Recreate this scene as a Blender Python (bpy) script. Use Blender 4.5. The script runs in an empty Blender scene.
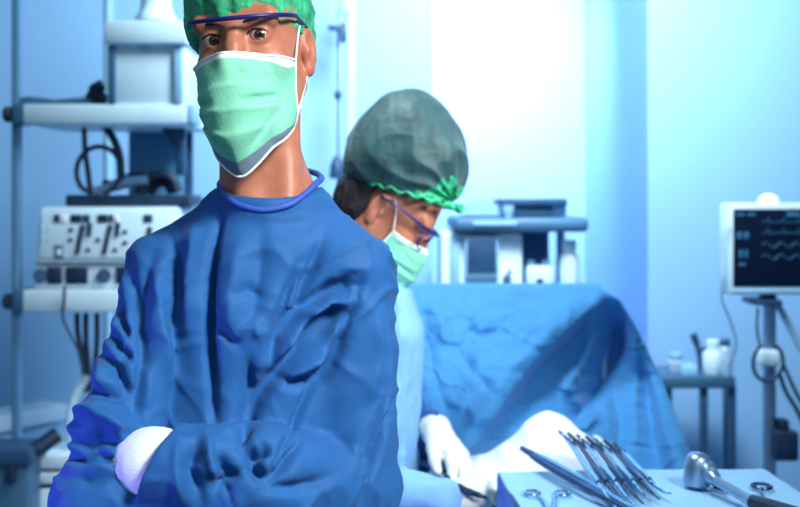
import bpy, bmesh, math, random
import numpy as np
from mathutils import Vector, Matrix

random.seed(4)
SC = bpy.context.scene
COL = SC.collection
R = math.radians

# ------------------------------------------------------------------ camera
F = 800 * 50.0 / 36.0            # focal length in pixels of the 800 px wide frame
CZ, HY = 1.45, 200.0             # camera height and horizon row
cam_d = bpy.data.cameras.new('camera')
cam_d.lens = 50.0
cam_d.sensor_width = 36.0
cam_d.shift_y = -(253.5 - HY) / 800.0
cam_d.dof.use_dof = True
cam_d.dof.focus_distance = 1.37
cam_d.dof.aperture_fstop = 4.6
cam_d.clip_start = 0.05
cam = bpy.data.objects.new('camera', cam_d)
cam.location = (0, 0, CZ)
cam.rotation_euler = (R(90), 0, 0)
COL.objects.link(cam)
SC.camera = cam

# ------------------------------------------------------------------ world, lights, exposure
world = bpy.data.worlds.new('world')
SC.world = world
world.use_nodes = True
bg = world.node_tree.nodes['Background']
bg.inputs[0].default_value = (0.34, 0.71, 1.0, 1)
bg.inputs[1].default_value = 0.19


def area_light(name, loc, target, size, energy, color, shape='DISK', spread=180):
    l = bpy.data.lights.new(name, 'AREA')
    l.shape = shape
    l.size = size
    l.energy = energy
    l.color = color
    l.spread = R(spread)
    o = bpy.data.objects.new(name, l)
    o.location = loc
    o.rotation_euler = (Vector(target) - Vector(loc)).to_track_quat('-Z', 'Y').to_euler()
    COL.objects.link(o)
    return o


area_light('theatre_key_light', (1.05, 0.25, 2.55), (-0.15, 1.4, 1.2), 0.45, 9.2, (1.0, 0.97, 0.95), spread=62)
area_light('front_fill_light', (-0.35, -0.9, 2.5), (-0.2, 1.4, 1.4), 1.1, 5.4, (1.0, 0.96, 0.93))  # added weak fill from behind the camera, not a known fitting
area_light('surgical_field_light', (-0.15, 1.95, 2.75), (0.26, 2.4, 1.0), 0.4, 7.5, (0.90, 0.96, 1.0), spread=90)
area_light('wall_glow_light', (0.26, 4.72, 2.75), (0.42, 5.6, 1.9), 0.5, 17, (1.0, 0.97, 1.0), spread=100)
area_light('background_fill_light', (0.42, 2.7, 2.95), (0.25, 4.5, 2.0), 0.8, 78, (0.80, 0.94, 1.0), spread=140)  # added wash that lifts the walls and background equipment, no known fixture
area_light('side_fill_light', (0.95, 1.55, 2.0), (0.04, 2.22, 1.32), 0.25, 1.2, (1.0, 0.97, 0.96), spread=42)  # added to brighten the second surgeon's face and gown edge
area_light('violet_tint_light', (-1.5, 0.9, 0.9), (-0.38, 1.42, 1.06), 0.3, 1.0, (0.30, 0.2, 1.0), spread=30)  # added only to tint the front surgeon's left sleeve, no known source

SC.view_settings.view_transform = 'Standard'
SC.view_settings.look = 'None'
SC.view_settings.gamma = 1.0
SC.view_settings.use_curve_mapping = False
SC.view_settings.exposure = 0.0


# ------------------------------------------------------------------ helpers
def P(px, py, d):
    return Vector(((px - 400.0) / F * d, d, CZ + (HY - py) / F * d))


def PN(px, py, d):
    return np.array(P(px, py, d))


MATS = {}


def mat(name, col, rough=0.5, metal=0.0, nscale=0.0, namt=0.0, bump=0.0, bscale=200.0, sheen=0.0,
        trans=0.0, alpha=1.0, emit=None, estr=0.0, ior=1.45, sss=0.0, spec=0.5, stretch=(1, 1, 1), crease=0.0, cscale=8.0):
    if name in MATS:
        return MATS[name]
    m = bpy.data.materials.new(name)
    m.use_nodes = True
    nt = m.node_tree
    b = nt.nodes['Principled BSDF']
    b.inputs['Base Color'].default_value = (*col, 1)
    b.inputs['Roughness'].default_value = rough
    b.inputs['Metallic'].default_value = metal
    b.inputs['IOR'].default_value = ior
    b.inputs['Specular IOR Level'].default_value = spec
    b.inputs['Sheen Weight'].default_value = sheen
    b.inputs['Transmission Weight'].default_value = trans
    b.inputs['Alpha'].default_value = alpha
    if sss:
        b.inputs['Subsurface Weight'].default_value = sss
        b.inputs['Subsurface Radius'].default_value = (0.008, 0.003, 0.0015)
        b.inputs['Subsurface Scale'].default_value = 1.0
    if emit:
        b.inputs['Emission Color'].default_value = (*emit, 1)
        b.inputs['Emission Strength'].default_value = estr
    tc = nt.nodes.new('ShaderNodeTexCoord')
    mp = nt.nodes.new('ShaderNodeMapping')
    mp.inputs['Scale'].default_value = stretch
    nt.links.new(tc.outputs['Object'], mp.inputs['Vector'])
    if namt:
        n = nt.nodes.new('ShaderNodeTexNoise')
        n.inputs['Scale'].default_value = nscale
        n.inputs['Detail'].default_value = 4
        nt.links.new(mp.outputs['Vector'], n.inputs['Vector'])
        cr = nt.nodes.new('ShaderNodeValToRGB')
        cr.color_ramp.elements[0].position = 0.3
        cr.color_ramp.elements[1].position = 0.7
        cr.color_ramp.elements[0].color = (*[c * (1 - namt) for c in col], 1)
        cr.color_ramp.elements[1].color = (*[min(1, c * (1 + namt)) for c in col], 1)
        nt.links.new(n.outputs['Fac'], cr.inputs['Fac'])
        nt.links.new(cr.outputs['Color'], b.inputs['Base Color'])
    if bump:
        n2 = nt.nodes.new('ShaderNodeTexNoise')
        n2.inputs['Scale'].default_value = bscale
        n2.inputs['Detail'].default_value = 3
        nt.links.new(mp.outputs['Vector'], n2.inputs['Vector'])
        bp = nt.nodes.new('ShaderNodeBump')
        bp.inputs['Strength'].default_value = bump
        bp.inputs['Distance'].default_value = 0.004
        nt.links.new(n2.outputs['Fac'], bp.inputs['Height'])
        nt.links.new(bp.outputs['Normal'], b.inputs['Normal'])
        if crease:
            n3 = nt.nodes.new('ShaderNodeTexNoise')
            n3.noise_type = 'RIDGED_MULTIFRACTAL'
            n3.inputs['Scale'].default_value = cscale
            n3.inputs['Detail'].default_value = 2.5
            n3.inputs['Distortion'].default_value = 0.6
            mp3 = nt.nodes.new('ShaderNodeMapping')
            mp3.inputs['Scale'].default_value = (1.3, 1.0, 0.75)
            mp3.inputs['Rotation'].default_value = (0.2, 0.5, 0.3)
            nt.links.new(tc.outputs['Object'], mp3.inputs['Vector'])
            nt.links.new(mp3.outputs['Vector'], n3.inputs['Vector'])
            bp3 = nt.nodes.new('ShaderNodeBump')
            bp3.inputs['Strength'].default_value = crease
            bp3.inputs['Distance'].default_value = 0.008
            nt.links.new(n3.outputs['Fac'], bp3.inputs['Height'])
            nt.links.new(bp3.outputs['Normal'], bp.inputs['Normal'])
    MATS[name] = m
    return m


def tag(o, label=None, cat=None, group=None, kind=None):
    if label:
        o['label'] = label
    if cat:
        o['category'] = cat
    if group:
        o['group'] = group
    if kind:
        o['kind'] = kind
    return o


def link(name, me, m, parent=None):
    o = bpy.data.objects.new(name, me)
    for mm in (m if isinstance(m, (list, tuple)) else [m]):
        me.materials.append(mm)
    COL.objects.link(o)
    if parent is not None:
        o.parent = parent
        o.matrix_parent_inverse = Matrix.LocRotScale(parent.location, parent.rotation_euler, None).inverted()
    return o


def empty(name, loc, label, cat, group=None):
    o = bpy.data.objects.new(name, None)
    o.empty_display_size = 0.05
    o.location = loc
    COL.objects.link(o)
    return tag(o, label, cat, group)


def obj(name, bm, m, parent=None, smooth=True, angle=40):
    bmesh.ops.recalc_face_normals(bm, faces=bm.faces[:])
    me = bpy.data.meshes.new(name)
    bm.to_mesh(me)
    bm.free()
    if smooth:
        me.shade_smooth()
        try:
            me.set_sharp_from_angle(angle=R(angle))
        except Exception:
            pass
    return link(name, me, m, parent)


def mesh_np(name, V, Q, m, parent=None):
    me = bpy.data.meshes.new(name)
    me.from_pydata(V.tolist(), [], Q.tolist())
    me.validate()
    me.shade_smooth()
    return link(name, me, m, parent)


def basis(d):
    d = Vector(d).normalized()
    q = d.to_track_quat('Z', 'Y')
    return q.to_matrix()


def add_box(bm, c, s, bev=0.0, rot=None, seg=2):
    r = bmesh.ops.create_cube(bm, size=1.0)
    vs = r['verts']
    bmesh.ops.scale(bm, vec=Vector(s), verts=vs)
    if bev > 0:
        es = list({e for v in vs for e in v.link_edges})
        rr = bmesh.ops.bevel(bm, geom=es, offset=min(bev, min(s) * 0.49), segments=seg, profile=0.5, affect='EDGES')
        vs = list({v for f in rr['faces'] for v in f.verts} | {v for v in vs if v.is_valid})
    M = Matrix.Translation(Vector(c))
    if rot is not None:
        M = M @ rot.to_4x4()
    bmesh.ops.transform(bm, matrix=M, verts=vs)
    return vs


def box_px(bm, x0, y0, x1, y1, d, depth, bev=0.004):
    a, b = P(x0, y1, d), P(x1, y0, d)
    add_box(bm, ((a.x + b.x) / 2, d + depth / 2, (a.z + b.z) / 2), (b.x - a.x, depth, b.z - a.z), bev)


def add_tube(bm, pts, r, sides=10, closed=False, caps=True):
    pts = [Vector(p) for p in pts]
    n = len(pts)
    rs = r if isinstance(r, (list, tuple)) else [r] * n
    rings = []
    prev = None
    for i, p in enumerate(pts):
        if closed:
            t = (pts[(i + 1) % n] - pts[i - 1]).normalized()
        else:
            t = (pts[min(i + 1, n - 1)] - pts[max(i - 1, 0)]).normalized()
        if prev is None:
            u = t.orthogonal().normalized()
        else:
            u = (prev - t * prev.dot(t))
            u = u.normalized() if u.length > 1e-6 else t.orthogonal().normalized()
        prev = u
        w = t.cross(u)
        rings.append([bm.verts.new(p + (u * math.cos(a) + w * math.sin(a)) * rs[i])
                      for a in [2 * math.pi * k / sides for k in range(sides)]])
    m = n if closed else n - 1
    for i in range(m):
        A, B = rings[i], rings[(i + 1) % n]
        off = 0
        if closed and i == n - 1:
            off = min(range(sides), key=lambda o: sum((A[k].co - B[(k + o) % sides].co).length for k in range(sides)))
        for k in range(sides):
            bm.faces.new((A[k], A[(k + 1) % sides], B[(k + 1 + off) % sides], B[(k + off) % sides]))
    if caps and not closed:
        bm.faces.new(rings[0])
        bm.faces.new(rings[-1])
    return rings


def spline(pts, n=8, closed=False):
    pts = [Vector(p) for p in pts]
    out = []
    N = len(pts)
    segs = N if closed else N - 1
    for i in range(segs):
        if closed:
            p0, p1, p2, p3 = pts[i - 1], pts[i], pts[(i + 1) % N], pts[(i + 2) % N]
        else:
            p0, p1, p2, p3 = pts[max(i - 1, 0)], pts[i], pts[i + 1], pts[min(i + 2, N - 1)]
        for k in range(n):
            t = k / n
            out.append(0.5 * ((2 * p1) + (p2 - p0) * t + (2 * p0 - 5 * p1 + 4 * p2 - p3) * t * t
                              + (3 * p1 - p0 - 3 * p2 + p3) * t ** 3))
    if not closed:
        out.append(pts[-1])
    return out


def add_lathe(bm, prof, origin, axis=(0, 0, 1), sides=28):
    """prof: list of (radius, height)"""
    M = basis(axis)
    o = Vector(origin)
    rings = []
    for r, h in prof:
        r = max(r, 1e-4)
        rings.append([bm.verts.new(o + M @ Vector((r * math.cos(2 * math.pi * k / sides), r * math.sin(2 * math.pi * k / sides), h)))
                      for k in range(sides)])
    for A, B in zip(rings, rings[1:]):
        for k in range(sides):
            bm.faces.new((A[k], A[(k + 1) % sides], B[(k + 1) % sides], B[k]))
    bm.faces.new(rings[0])
    bm.faces.new(rings[-1])


def cyl(bm, a, b, r, sides=20, bev=0.0):
    a, b = Vector(a), Vector(b)
    L = (b - a).length
    bv = min(bev, r * 0.5, L * 0.4)
    prof = [(r, 0), (r, L)] if bv == 0 else [(r - bv, 0), (r, bv), (r, L - bv), (r - bv, L)]
    add_lathe(bm, prof, a, b - a, sides)


def new():
    return bmesh.new()


def tube_obj(name, pts, r, m, parent=None, sides=10, n=8, closed=False):
    bm = new()
    add_tube(bm, spline(pts, n, closed), r, sides, closed)
    return obj(name, bm, m, parent)


# ---- numpy noise
def _hash(i, j, k, s):
    h = (i * 374761393 + j * 668265263 + k * 2147483647 + s * 1274126177) & 0xFFFFFFFF
    h = ((h ^ (h >> 13)) * 1274126177) & 0xFFFFFFFF
    h = (h ^ (h >> 16)) & 0xFFFFFFFF
    return h.astype(np.float64) / 4294967295.0 * 2 - 1


def vnoise(p, s=0):
    f = np.floor(p)
    i = f.astype(np.int64)
    t = p - f
    t = t * t * t * (t * (t * 6 - 15) + 10)
    r = 0
    for a in (0, 1):
        for b in (0, 1):
            for c in (0, 1):
                w = (t[:, 0] if a else 1 - t[:, 0]) * (t[:, 1] if b else 1 - t[:, 1]) * (t[:, 2] if c else 1 - t[:, 2])
                r = r + w * _hash(i[:, 0] + a, i[:, 1] + b, i[:, 2] + c, s)
    return r


def ridged(p, s=0):
    return 1 - 2 * np.abs(vnoise(p, s))


# ---- signed distance pieces (numpy)
def smin(a, b, k):
    h = np.maximum(k - np.abs(a - b), 0) / k
    return np.minimum(a, b) - h * h * k * 0.25


def smax(a, b, k):
    return -smin(-a, -b, k)


def s_ell(p, c, r):
    q = (p - np.array(c)) / np.array(r)
    k0 = np.linalg.norm(q, axis=1)
    k1 = np.linalg.norm(q / np.array(r), axis=1) + 1e-9
    return np.where(k0 < 1e-6, -min(r), k0 * (k0 - 1) / k1)


def s_cap(p, a, b, ra, rb=None):
    a = np.array(a, float)
    b = np.array(b, float)
    rb = ra if rb is None else rb
    ab = b - a
    t = np.clip((p - a) @ ab / (ab @ ab + 1e-12), 0, 1)
    return np.linalg.norm(p - a - t[:, None] * ab, axis=1) - (ra + (rb - ra) * t)


def s_chain(p, pts, rs, k=0.01):
    d = None
    for i in range(len(pts) - 1):
        e = s_cap(p, pts[i], pts[i + 1], rs[i], rs[i + 1])
        d = e if d is None else smin(d, e, k)
    return d


def s_loft(p, zs, cx, cy, hx, hy, yaw=0.0):
    """stack of ellipses; zs increasing"""
    z = p[:, 2]
    X = np.interp(z, zs, cx)
    Y = np.interp(z, zs, cy)
    A = np.interp(z, zs, hx)
    B = np.interp(z, zs, hy)
    dx, dy = p[:, 0] - X, p[:, 1] - Y
    c, s = math.cos(yaw), math.sin(yaw)
    u, v = dx * c + dy * s, -dx * s + dy * c
    k0 = np.sqrt((u / A) ** 2 + (v / B) ** 2)
    k1 = np.sqrt((u / A ** 2) ** 2 + (v / B ** 2) ** 2) + 1e-6
    d = k0 * (k0 - 1) / k1
    d = np.where(k0 < 1e-3, -np.minimum(A, B), d)
    dz = np.maximum(zs[0] - z, z - zs[-1])
    return np.maximum(d, dz)


def snet(sdf, lo, hi, h, block=6):
    lo = np.array(lo, float)
    hi = np.array(hi, float)
    nb = np.ceil((hi - lo) / (h * block)).astype(int) + 1
    n = nb * block
    ci = np.stack(np.meshgrid(*[np.arange(b) for b in nb], indexing='ij'), -1).reshape(-1, 3)
    cc = lo + (ci * block + (block - 1) / 2.0) * h
    cv = sdf(cc)
    act = np.abs(cv) < block * h * 1.35
    sgn = np.where(cv < 0, -1.0, 1.0).reshape(nb)
    V = np.repeat(np.repeat(np.repeat(sgn, block, 0), block, 1), block, 2)
    off = np.stack(np.meshgrid(*[np.arange(block)] * 3, indexing='ij'), -1).reshape(-1, 3)
    ai = ci[act]
    for s in range(0, len(ai), 1500):
        idx = (ai[s:s + 1500, None, :] * block + off[None]).reshape(-1, 3)
        V[idx[:, 0], idx[:, 1], idx[:, 2]] = sdf(lo + idx * h)
    ins = V < 0
    cnt = np.zeros(tuple(n - 1), np.int8)
    sl = lambda o: tuple(slice(o[a], n[a] - 1 + o[a]) for a in range(3))
    corners = [(a, b, c) for a in (0, 1) for b in (0, 1) for c in (0, 1)]
    for o in corners:
        cnt += ins[sl(o)]
    cells = np.argwhere((cnt > 0) & (cnt < 8))
    acc = np.zeros((len(cells), 3))
    num = np.zeros(len(cells))
    cvv = {o: V[cells[:, 0] + o[0], cells[:, 1] + o[1], cells[:, 2] + o[2]] for o in corners}
    for o in corners:
        for ax in range(3):
            if o[ax] == 0:
                o2 = list(o)
                o2[ax] = 1
                o2 = tuple(o2)
                va, vb = cvv[o], cvv[o2]
                cr = (va < 0) != (vb < 0)
                t = np.where(cr, va / np.where(cr, va - vb, 1), 0)
                pos = np.array(o, float)[None] + t[:, None] * (np.array(o2) - np.array(o))[None]
                acc += np.where(cr[:, None], pos, 0)
                num += cr
    verts = lo + (cells + acc / num[:, None]) * h
    ids = -np.ones(tuple(n - 1), np.int64)
    ids[cells[:, 0], cells[:, 1], cells[:, 2]] = np.arange(len(cells))
    quads = []
    for ax in range(3):
        a1, a2 = (ax + 1) % 3, (ax + 2) % 3
        s0 = [slice(1, n[a] - 1) for a in range(3)]
        s0[ax] = slice(0, n[ax] - 1)
        s1 = list(s0)
        s1[ax] = slice(1, n[ax])
        A, B = ins[tuple(s0)], ins[tuple(s1)]
        e = np.argwhere(A != B)
        e[:, a1] += 1
        e[:, a2] += 1
        flip = ins[e[:, 0], e[:, 1], e[:, 2]]

        def cell(d1, d2):
            q = e.copy()
            q[:, a1] -= d1
            q[:, a2] -= d2
            return ids[q[:, 0], q[:, 1], q[:, 2]]
        Q = np.stack([cell(1, 1), cell(0, 1), cell(0, 0), cell(1, 0)], 1)
        Q[~flip] = Q[~flip][:, ::-1]
        quads.append(Q)
    Q = np.concatenate(quads)
    Q = Q[(Q >= 0).all(1)]
    return verts, Q


def relax(v, q, it):
    for _ in range(it):
        acc = np.zeros_like(v)
        cnt = np.zeros(len(v))
        for k in range(4):
            a, b = q[:, k], q[:, (k + 1) % 4]
            for c in range(3):
                acc[:, c] += np.bincount(a, v[b, c], len(v))
            cnt += np.bincount(a, minlength=len(v))
        v = np.where(cnt[:, None] > 0, 0.5 * v + 0.5 * acc / np.maximum(cnt, 1)[:, None], v)
    return v


def grad(sdf, v, e=0.002):
    g = np.zeros_like(v)
    for a in range(3):
        o = np.zeros(3)
        o[a] = e
        g[:, a] = sdf(v + o) - sdf(v - o)
    return g / (np.linalg.norm(g, axis=1)[:, None] + 1e-9)


def px_of(v):
    return np.stack([400 + v[:, 0] / v[:, 1] * F, HY - (v[:, 2] - CZ) / v[:, 1] * F], 1)


def fold_px(uv, line, w, soft=25.0):
    """signed and plain distance to a polyline seen from the front; returns a bump profile with tapered ends"""
    L = np.array(line, float)
    best = np.full(len(uv), 1e9)
    sg = np.zeros(len(uv))
    tt = np.zeros(len(uv))
    seg = np.linalg.norm(L[1:] - L[:-1], axis=1)
    cum = np.concatenate([[0], np.cumsum(seg)])
    for i in range(len(L) - 1):
        a, b = L[i], L[i + 1]
        ab = b - a
        t = np.clip((uv - a) @ ab / (ab @ ab), 0, 1)
        q = uv - a - t[:, None] * ab
        d = np.linalg.norm(q, axis=1)
        c = (ab[0] * q[:, 1] - ab[1] * q[:, 0])
        m = d < best
        best = np.where(m, d, best)
        sg = np.where(m, np.sign(c), sg)
        tt = np.where(m, cum[i] + t * seg[i], tt)
    tot = cum[-1]
    tap = np.clip(np.minimum(tt, tot - tt) / (0.35 * tot) + 0.25, 0, 1)
    return best, best * sg, tap


# ---- skirted cloth over a rectangular top
def cover(name, cx, cy, hx, hy, z, drop, yaw, m, r=0.02, n=110, flare=0.06, wr=0.003, top=None, parent=None, thick=0.0015, seed=3):
    ext = drop / max(hx, hy)
    U = np.linspace(-(hx + drop), hx + drop, n)
    W = np.linspace(-(hy + drop), hy + drop, n)
    uu, ww = np.meshgrid(U, W, indexing='ij')
    u, w = uu.ravel(), ww.ravel()
    ox = np.maximum(np.abs(u) - hx, 0)
    oy = np.maximum(np.abs(w) - hy, 0)
    o = np.maximum(ox, oy)
    x = np.sign(u) * np.minimum(np.abs(u), hx)
    y = np.sign(w) * np.minimum(np.abs(w), hy)
    ang = np.clip(o / r, 0, math.pi / 2)
    out = r * np.sin(ang)
    dn = r * (1 - np.cos(ang)) + np.maximum(o - r * math.pi / 2, 0)
    lat = np.hypot(ox, oy) + 1e-9
    fl = out + flare * (dn / drop) * (1 + 0.5 * np.sin((u + w) * 38 + seed))
    x = x + np.where(o > 0, ox / lat, 0) * fl
    y = y + np.where(o > 0, oy / lat, 0) * fl
    zz = z - dn
    p3 = np.stack([x, y, zz], 1)
    wn = wr * (vnoise(p3 * 9, seed) + 0.6 * ridged(p3 * 16, seed + 1))
    zz = zz + np.where(o <= 0, wn, wn * 0.3)
    x = x + np.where(o > 0, wn * 1.2, 0)
    if top is not None:
        zz = zz + top(x, y)
    c, s = math.cos(yaw), math.sin(yaw)
    V = np.stack([cx + x * c - y * s, cy + x * s + y * c, zz], 1)
    I = np.arange(n * n).reshape(n, n)
    Q = np.stack([I[:-1, :-1], I[1:, :-1], I[1:, 1:], I[:-1, 1:]], -1).reshape(-1, 4)
    ob = mesh_np(name, V, Q, m, parent)
    md = ob.modifiers.new('thickness', 'SOLIDIFY')
    md.thickness = thick
    return ob

# ------------------------------------------------------------------ materials
WALL = mat('wall_paint', (0.29, 0.55, 0.87), 0.6, nscale=1.2, namt=0.03, bump=0.03, bscale=60)
FLOOR = mat('floor_vinyl', (0.10, 0.28, 0.48), 0.35, nscale=3, namt=0.08)
TRIM = mat('panel_joint', (0.45, 0.74, 0.95), 0.45, nscale=9, namt=0.03)
WHITE = mat('white_casing', (0.66, 0.87, 1.0), 0.4, nscale=14, namt=0.03)
PALE = mat('pale_casing', (0.30, 0.56, 0.80), 0.45, nscale=14, namt=0.04)
STEELB = mat('blue_grey_metal', (0.06, 0.17, 0.30), 0.4, 0.3, nscale=30, namt=0.08)
DARK = mat('dark_plastic', (0.010, 0.03, 0.075), 0.45, nscale=20, namt=0.2)
NAVY = mat('navy_plastic', (0.02, 0.07, 0.16), 0.45, nscale=20, namt=0.15)
CABLE = mat('cable_rubber', (0.012, 0.035, 0.08), 0.5)
SCREEN = mat('dark_screen', (0.002, 0.006, 0.018), 0.6, spec=0.06, emit=(0.001, 0.004, 0.014), estr=1.0)
TRACE = mat('screen_trace', (0.02, 0.1, 0.2), 0.5, emit=(0.015, 0.06, 0.15), estr=0.8)
CLEAR = mat('clear_plastic', (0.62, 0.85, 1.0), 0.2, trans=0.45, nscale=8, namt=0.03)
CHROME = mat('instrument_steel', (0.35, 0.50, 0.66), 0.22, 1.0, nscale=60, namt=0.08)
DKSTEEL = mat('dark_instrument_steel', (0.05, 0.09, 0.17), 0.32, 0.9, nscale=60, namt=0.15)
SATIN = mat('satin_steel', (0.36, 0.50, 0.68), 0.35, 0.9, nscale=40, namt=0.08)
DRAPE = mat('drape_fabric', (0.040, 0.26, 0.60), 0.72, nscale=30, namt=0.06, bump=0.10, bscale=260, sheen=0.15, crease=0.5, cscale=5.0)
TCLOTH = mat('table_fabric', (0.28, 0.59, 0.89), 0.75, nscale=24, namt=0.04, bump=0.12, bscale=300, sheen=0.1)
SHEET = mat('white_sheet_fabric', (0.80, 0.92, 1.0), 0.8, nscale=20, namt=0.02, bump=0.1, bscale=240)
GOWN = mat('gown_fabric', (0.017, 0.110, 0.33), 0.62, nscale=26, namt=0.08, bump=0.10, bscale=330, sheen=0.06, spec=0.2, crease=0.9, cscale=8.5)
GOWN2 = mat('pale_gown_fabric', (0.20, 0.48, 0.86), 0.65, nscale=26, namt=0.06, bump=0.14, bscale=330, sheen=0.1)
BINDING = mat('gown_binding', (0.03, 0.10, 0.46), 0.6, nscale=40, namt=0.06, bump=0.15, bscale=500)
SKIN = mat('skin', (0.46, 0.172, 0.10), 0.46, nscale=55, namt=0.10, bump=0.10, bscale=420, sss=0.12)
CAP = mat('green_cap_fabric', (0.025, 0.40, 0.19), 0.6, nscale=60, namt=0.45, bump=0.35, bscale=150, sheen=0.15)
CAP2 = mat('thin_green_cap_over_dark_hair', (0.020, 0.085, 0.095), 0.55, nscale=24, namt=0.35, bump=0.2, bscale=140, sheen=0.25, stretch=(3, 1, 1))
ELASTIC = mat('bright_green_elastic', (0.04, 0.55, 0.25), 0.6, nscale=90, namt=0.35, bump=0.3, bscale=200)
MASK = mat('mask_fabric', (0.22, 0.67, 0.46), 0.8, nscale=18, namt=0.10, bump=0.14, bscale=300)
MWHITE = mat('mask_white_border', (0.82, 0.92, 0.90), 0.8, nscale=30, namt=0.03)
MDARK = mat('mask_lining', (0.16, 0.24, 0.30), 0.85, nscale=30, namt=0.05)
LOOP = mat('elastic_loop', (0.85, 0.90, 0.90), 0.7)
GLOVE = mat('latex_glove', (0.62, 0.68, 0.62), 0.5, nscale=25, namt=0.04, bump=0.15, bscale=90)
KNIT = mat('white_knit_cuff', (0.78, 0.92, 0.96), 0.8, nscale=60, namt=0.04, bump=0.3, bscale=350)
FRAME = mat('glasses_frame', (0.015, 0.012, 0.16), 0.35)
HAIR = mat('dark_hair', (0.014, 0.011, 0.014), 0.5, nscale=80, namt=0.4, bump=0.3, bscale=200, stretch=(1, 1, 6))
EYEW = mat('eye_white', (0.62, 0.52, 0.50), 0.25)
IRIS = mat('brown_iris', (0.06, 0.018, 0.008), 0.2)
PUPIL = mat('pupil', (0.003, 0.002, 0.002), 0.1)
LENS = mat('clear_lens', (1.0, 1.0, 1.0), 0.05)
nt_ = LENS.node_tree
tr_, gl_, mx_ = nt_.nodes.new('ShaderNodeBsdfTransparent'), nt_.nodes.new('ShaderNodeBsdfGlossy'), nt_.nodes.new('ShaderNodeMixShader')
gl_.inputs['Roughness'].default_value = 0.08
mx_.inputs['Fac'].default_value = 0.004
nt_.links.new(tr_.outputs[0], mx_.inputs[1])
nt_.links.new(gl_.outputs[0], mx_.inputs[2])
nt_.links.new(mx_.outputs[0], nt_.nodes['Material Output'].inputs['Surface'])
SHOE = mat('theatre_clog', (0.02, 0.05, 0.12), 0.5)

# ------------------------------------------------------------------ room
def struct(name, bm, m, smooth=False):
    o = obj(name, bm, m, None, smooth)
    o['kind'] = 'structure'
    return o


WH = 3.1
bm = new(); add_box(bm, (0, 2.6, -0.025), (6.2, 8.0, 0.05)); struct('floor', bm, FLOOR)
xl = P(432, 0, 4.4).x
xr = P(648, 0, 4.18).x
bm = new(); add_box(bm, ((xl + xr) / 2, 5.65, WH / 2), (xr - xl + 0.6, 0.1, WH)); struct('wall_back', bm, WALL)
bm = new(); add_box(bm, ((xl - 3.0) / 2, 5.0, WH / 2), (xl + 3.0, 1.2, WH), 0.006); struct('wall_left', bm, WALL)
bm = new(); add_box(bm, ((xr + 3.0) / 2, 4.89, WH / 2), (3.0 - xr, 1.42, WH), 0.006); struct('wall_right', bm, WALL)

# raised joint strips on the left wall panels
bm = new(); x = P(109, 0, 4.39).x; add_box(bm, (x, 4.392, 1.5), (0.022, 0.016, 3.0), 0.003); struct('trim_1', bm, TRIM)
bm = new(); x = P(351, 0, 4.39).x; add_box(bm, (x, 4.392, 1.5), (0.034, 0.016, 3.0), 0.003); struct('trim_2', bm, TRIM)
bm = new(); x = P(300, 0, 4.39).x; add_box(bm, (x, 4.393, 1.5), (0.012, 0.014, 3.0), 0.003); struct('trim_3', bm, TRIM)

# ------------------------------------------------------------------ slim drip pole with clamps
t = empty('drip_pole', (P(338, 0, 4.2).x, 4.2, 0), 'slim wall-side drip pole with dark clamps between the two surgeons', 'drip stand')
bm = new(); cyl(bm, P(338, -60, 4.2), (P(338, 0, 4.2).x, 4.2, 0.05), 0.006); obj('pole', bm, SATIN, t)
bm = new()
for k in range(5):
    a = 2 * math.pi * k / 5
    c = Vector((P(338, 0, 4.2).x, 4.2, 0.05))
    e = c + Vector((math.cos(a) * 0.2, math.sin(a) * 0.2 * 0.7, -0.025))
    add_tube(bm, [c, e], [0.012, 0.009]); 
    add_lathe(bm, [(0.012, -0.01), (0.024, -0.008), (0.024, 0.008), (0.012, 0.01)], e, (1, 0, 0), 12)
obj('base', bm, NAVY, t)
bm = new(); add_box(bm, P(343, 33, 4.17), (0.022, 0.03, 0.075), 0.006); add_box(bm, P(335, 28, 4.17), (0.05, 0.025, 0.022), 0.005)
obj('clamp', bm, NAVY, t)
bm = new(); add_lathe(bm, [(0.004, -0.017), (0.013, -0.012), (0.016, 0), (0.013, 0.012), (0.004, 0.017)], P(338, 95, 4.19)); obj('knob', bm, NAVY, t)
bm = new(); add_lathe(bm, [(0.026, -0.04), (0.03, -0.03), (0.026, 0.01), (0.012, 0.045)], P(337, 168, 4.19)); obj('knob', bm, NAVY, t)
bm = new(); add_box(bm, P(346, 5, 4.17), (0.035, 0.03, 0.07), 0.005); add_tube(bm, spline([P(346, -8, 4.17), P(352, -14, 4.17), P(360, -8, 4.17), P(366, 0, 4.17)]), 0.004)
obj('hook', bm, PALE, t)

# ------------------------------------------------------------------ low counter by the left wall
rz = Matrix.Rotation(math.atan2(0.25, 0.17), 3, 'Z')
a, b = P(-6, 424, 3.98), P(66, 412, 4.24)
mid = (a + b) / 2
rot = Matrix.Rotation(math.atan2(b.y - a.y, b.x - a.x), 3, 'Z')
t = empty('low_cabinet', (mid.x, mid.y, 0), 'low blue cabinet with a white rim behind the cart by the left wall', 'cabinet')
L = (b - a).length
nn = rot @ Vector((0, -1, 0))
bm = new(); add_box(bm, mid - nn * 0.06, (L, 0.16, 0.06), 0.008, rot); obj('top', bm, WHITE, t)
bm = new(); add_box(bm, Vector((mid.x, mid.y, 0.3)) - nn * 0.065, (L * 0.98, 0.14, 0.6), 0.006, rot); obj('body', bm, PALE, t)

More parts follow.
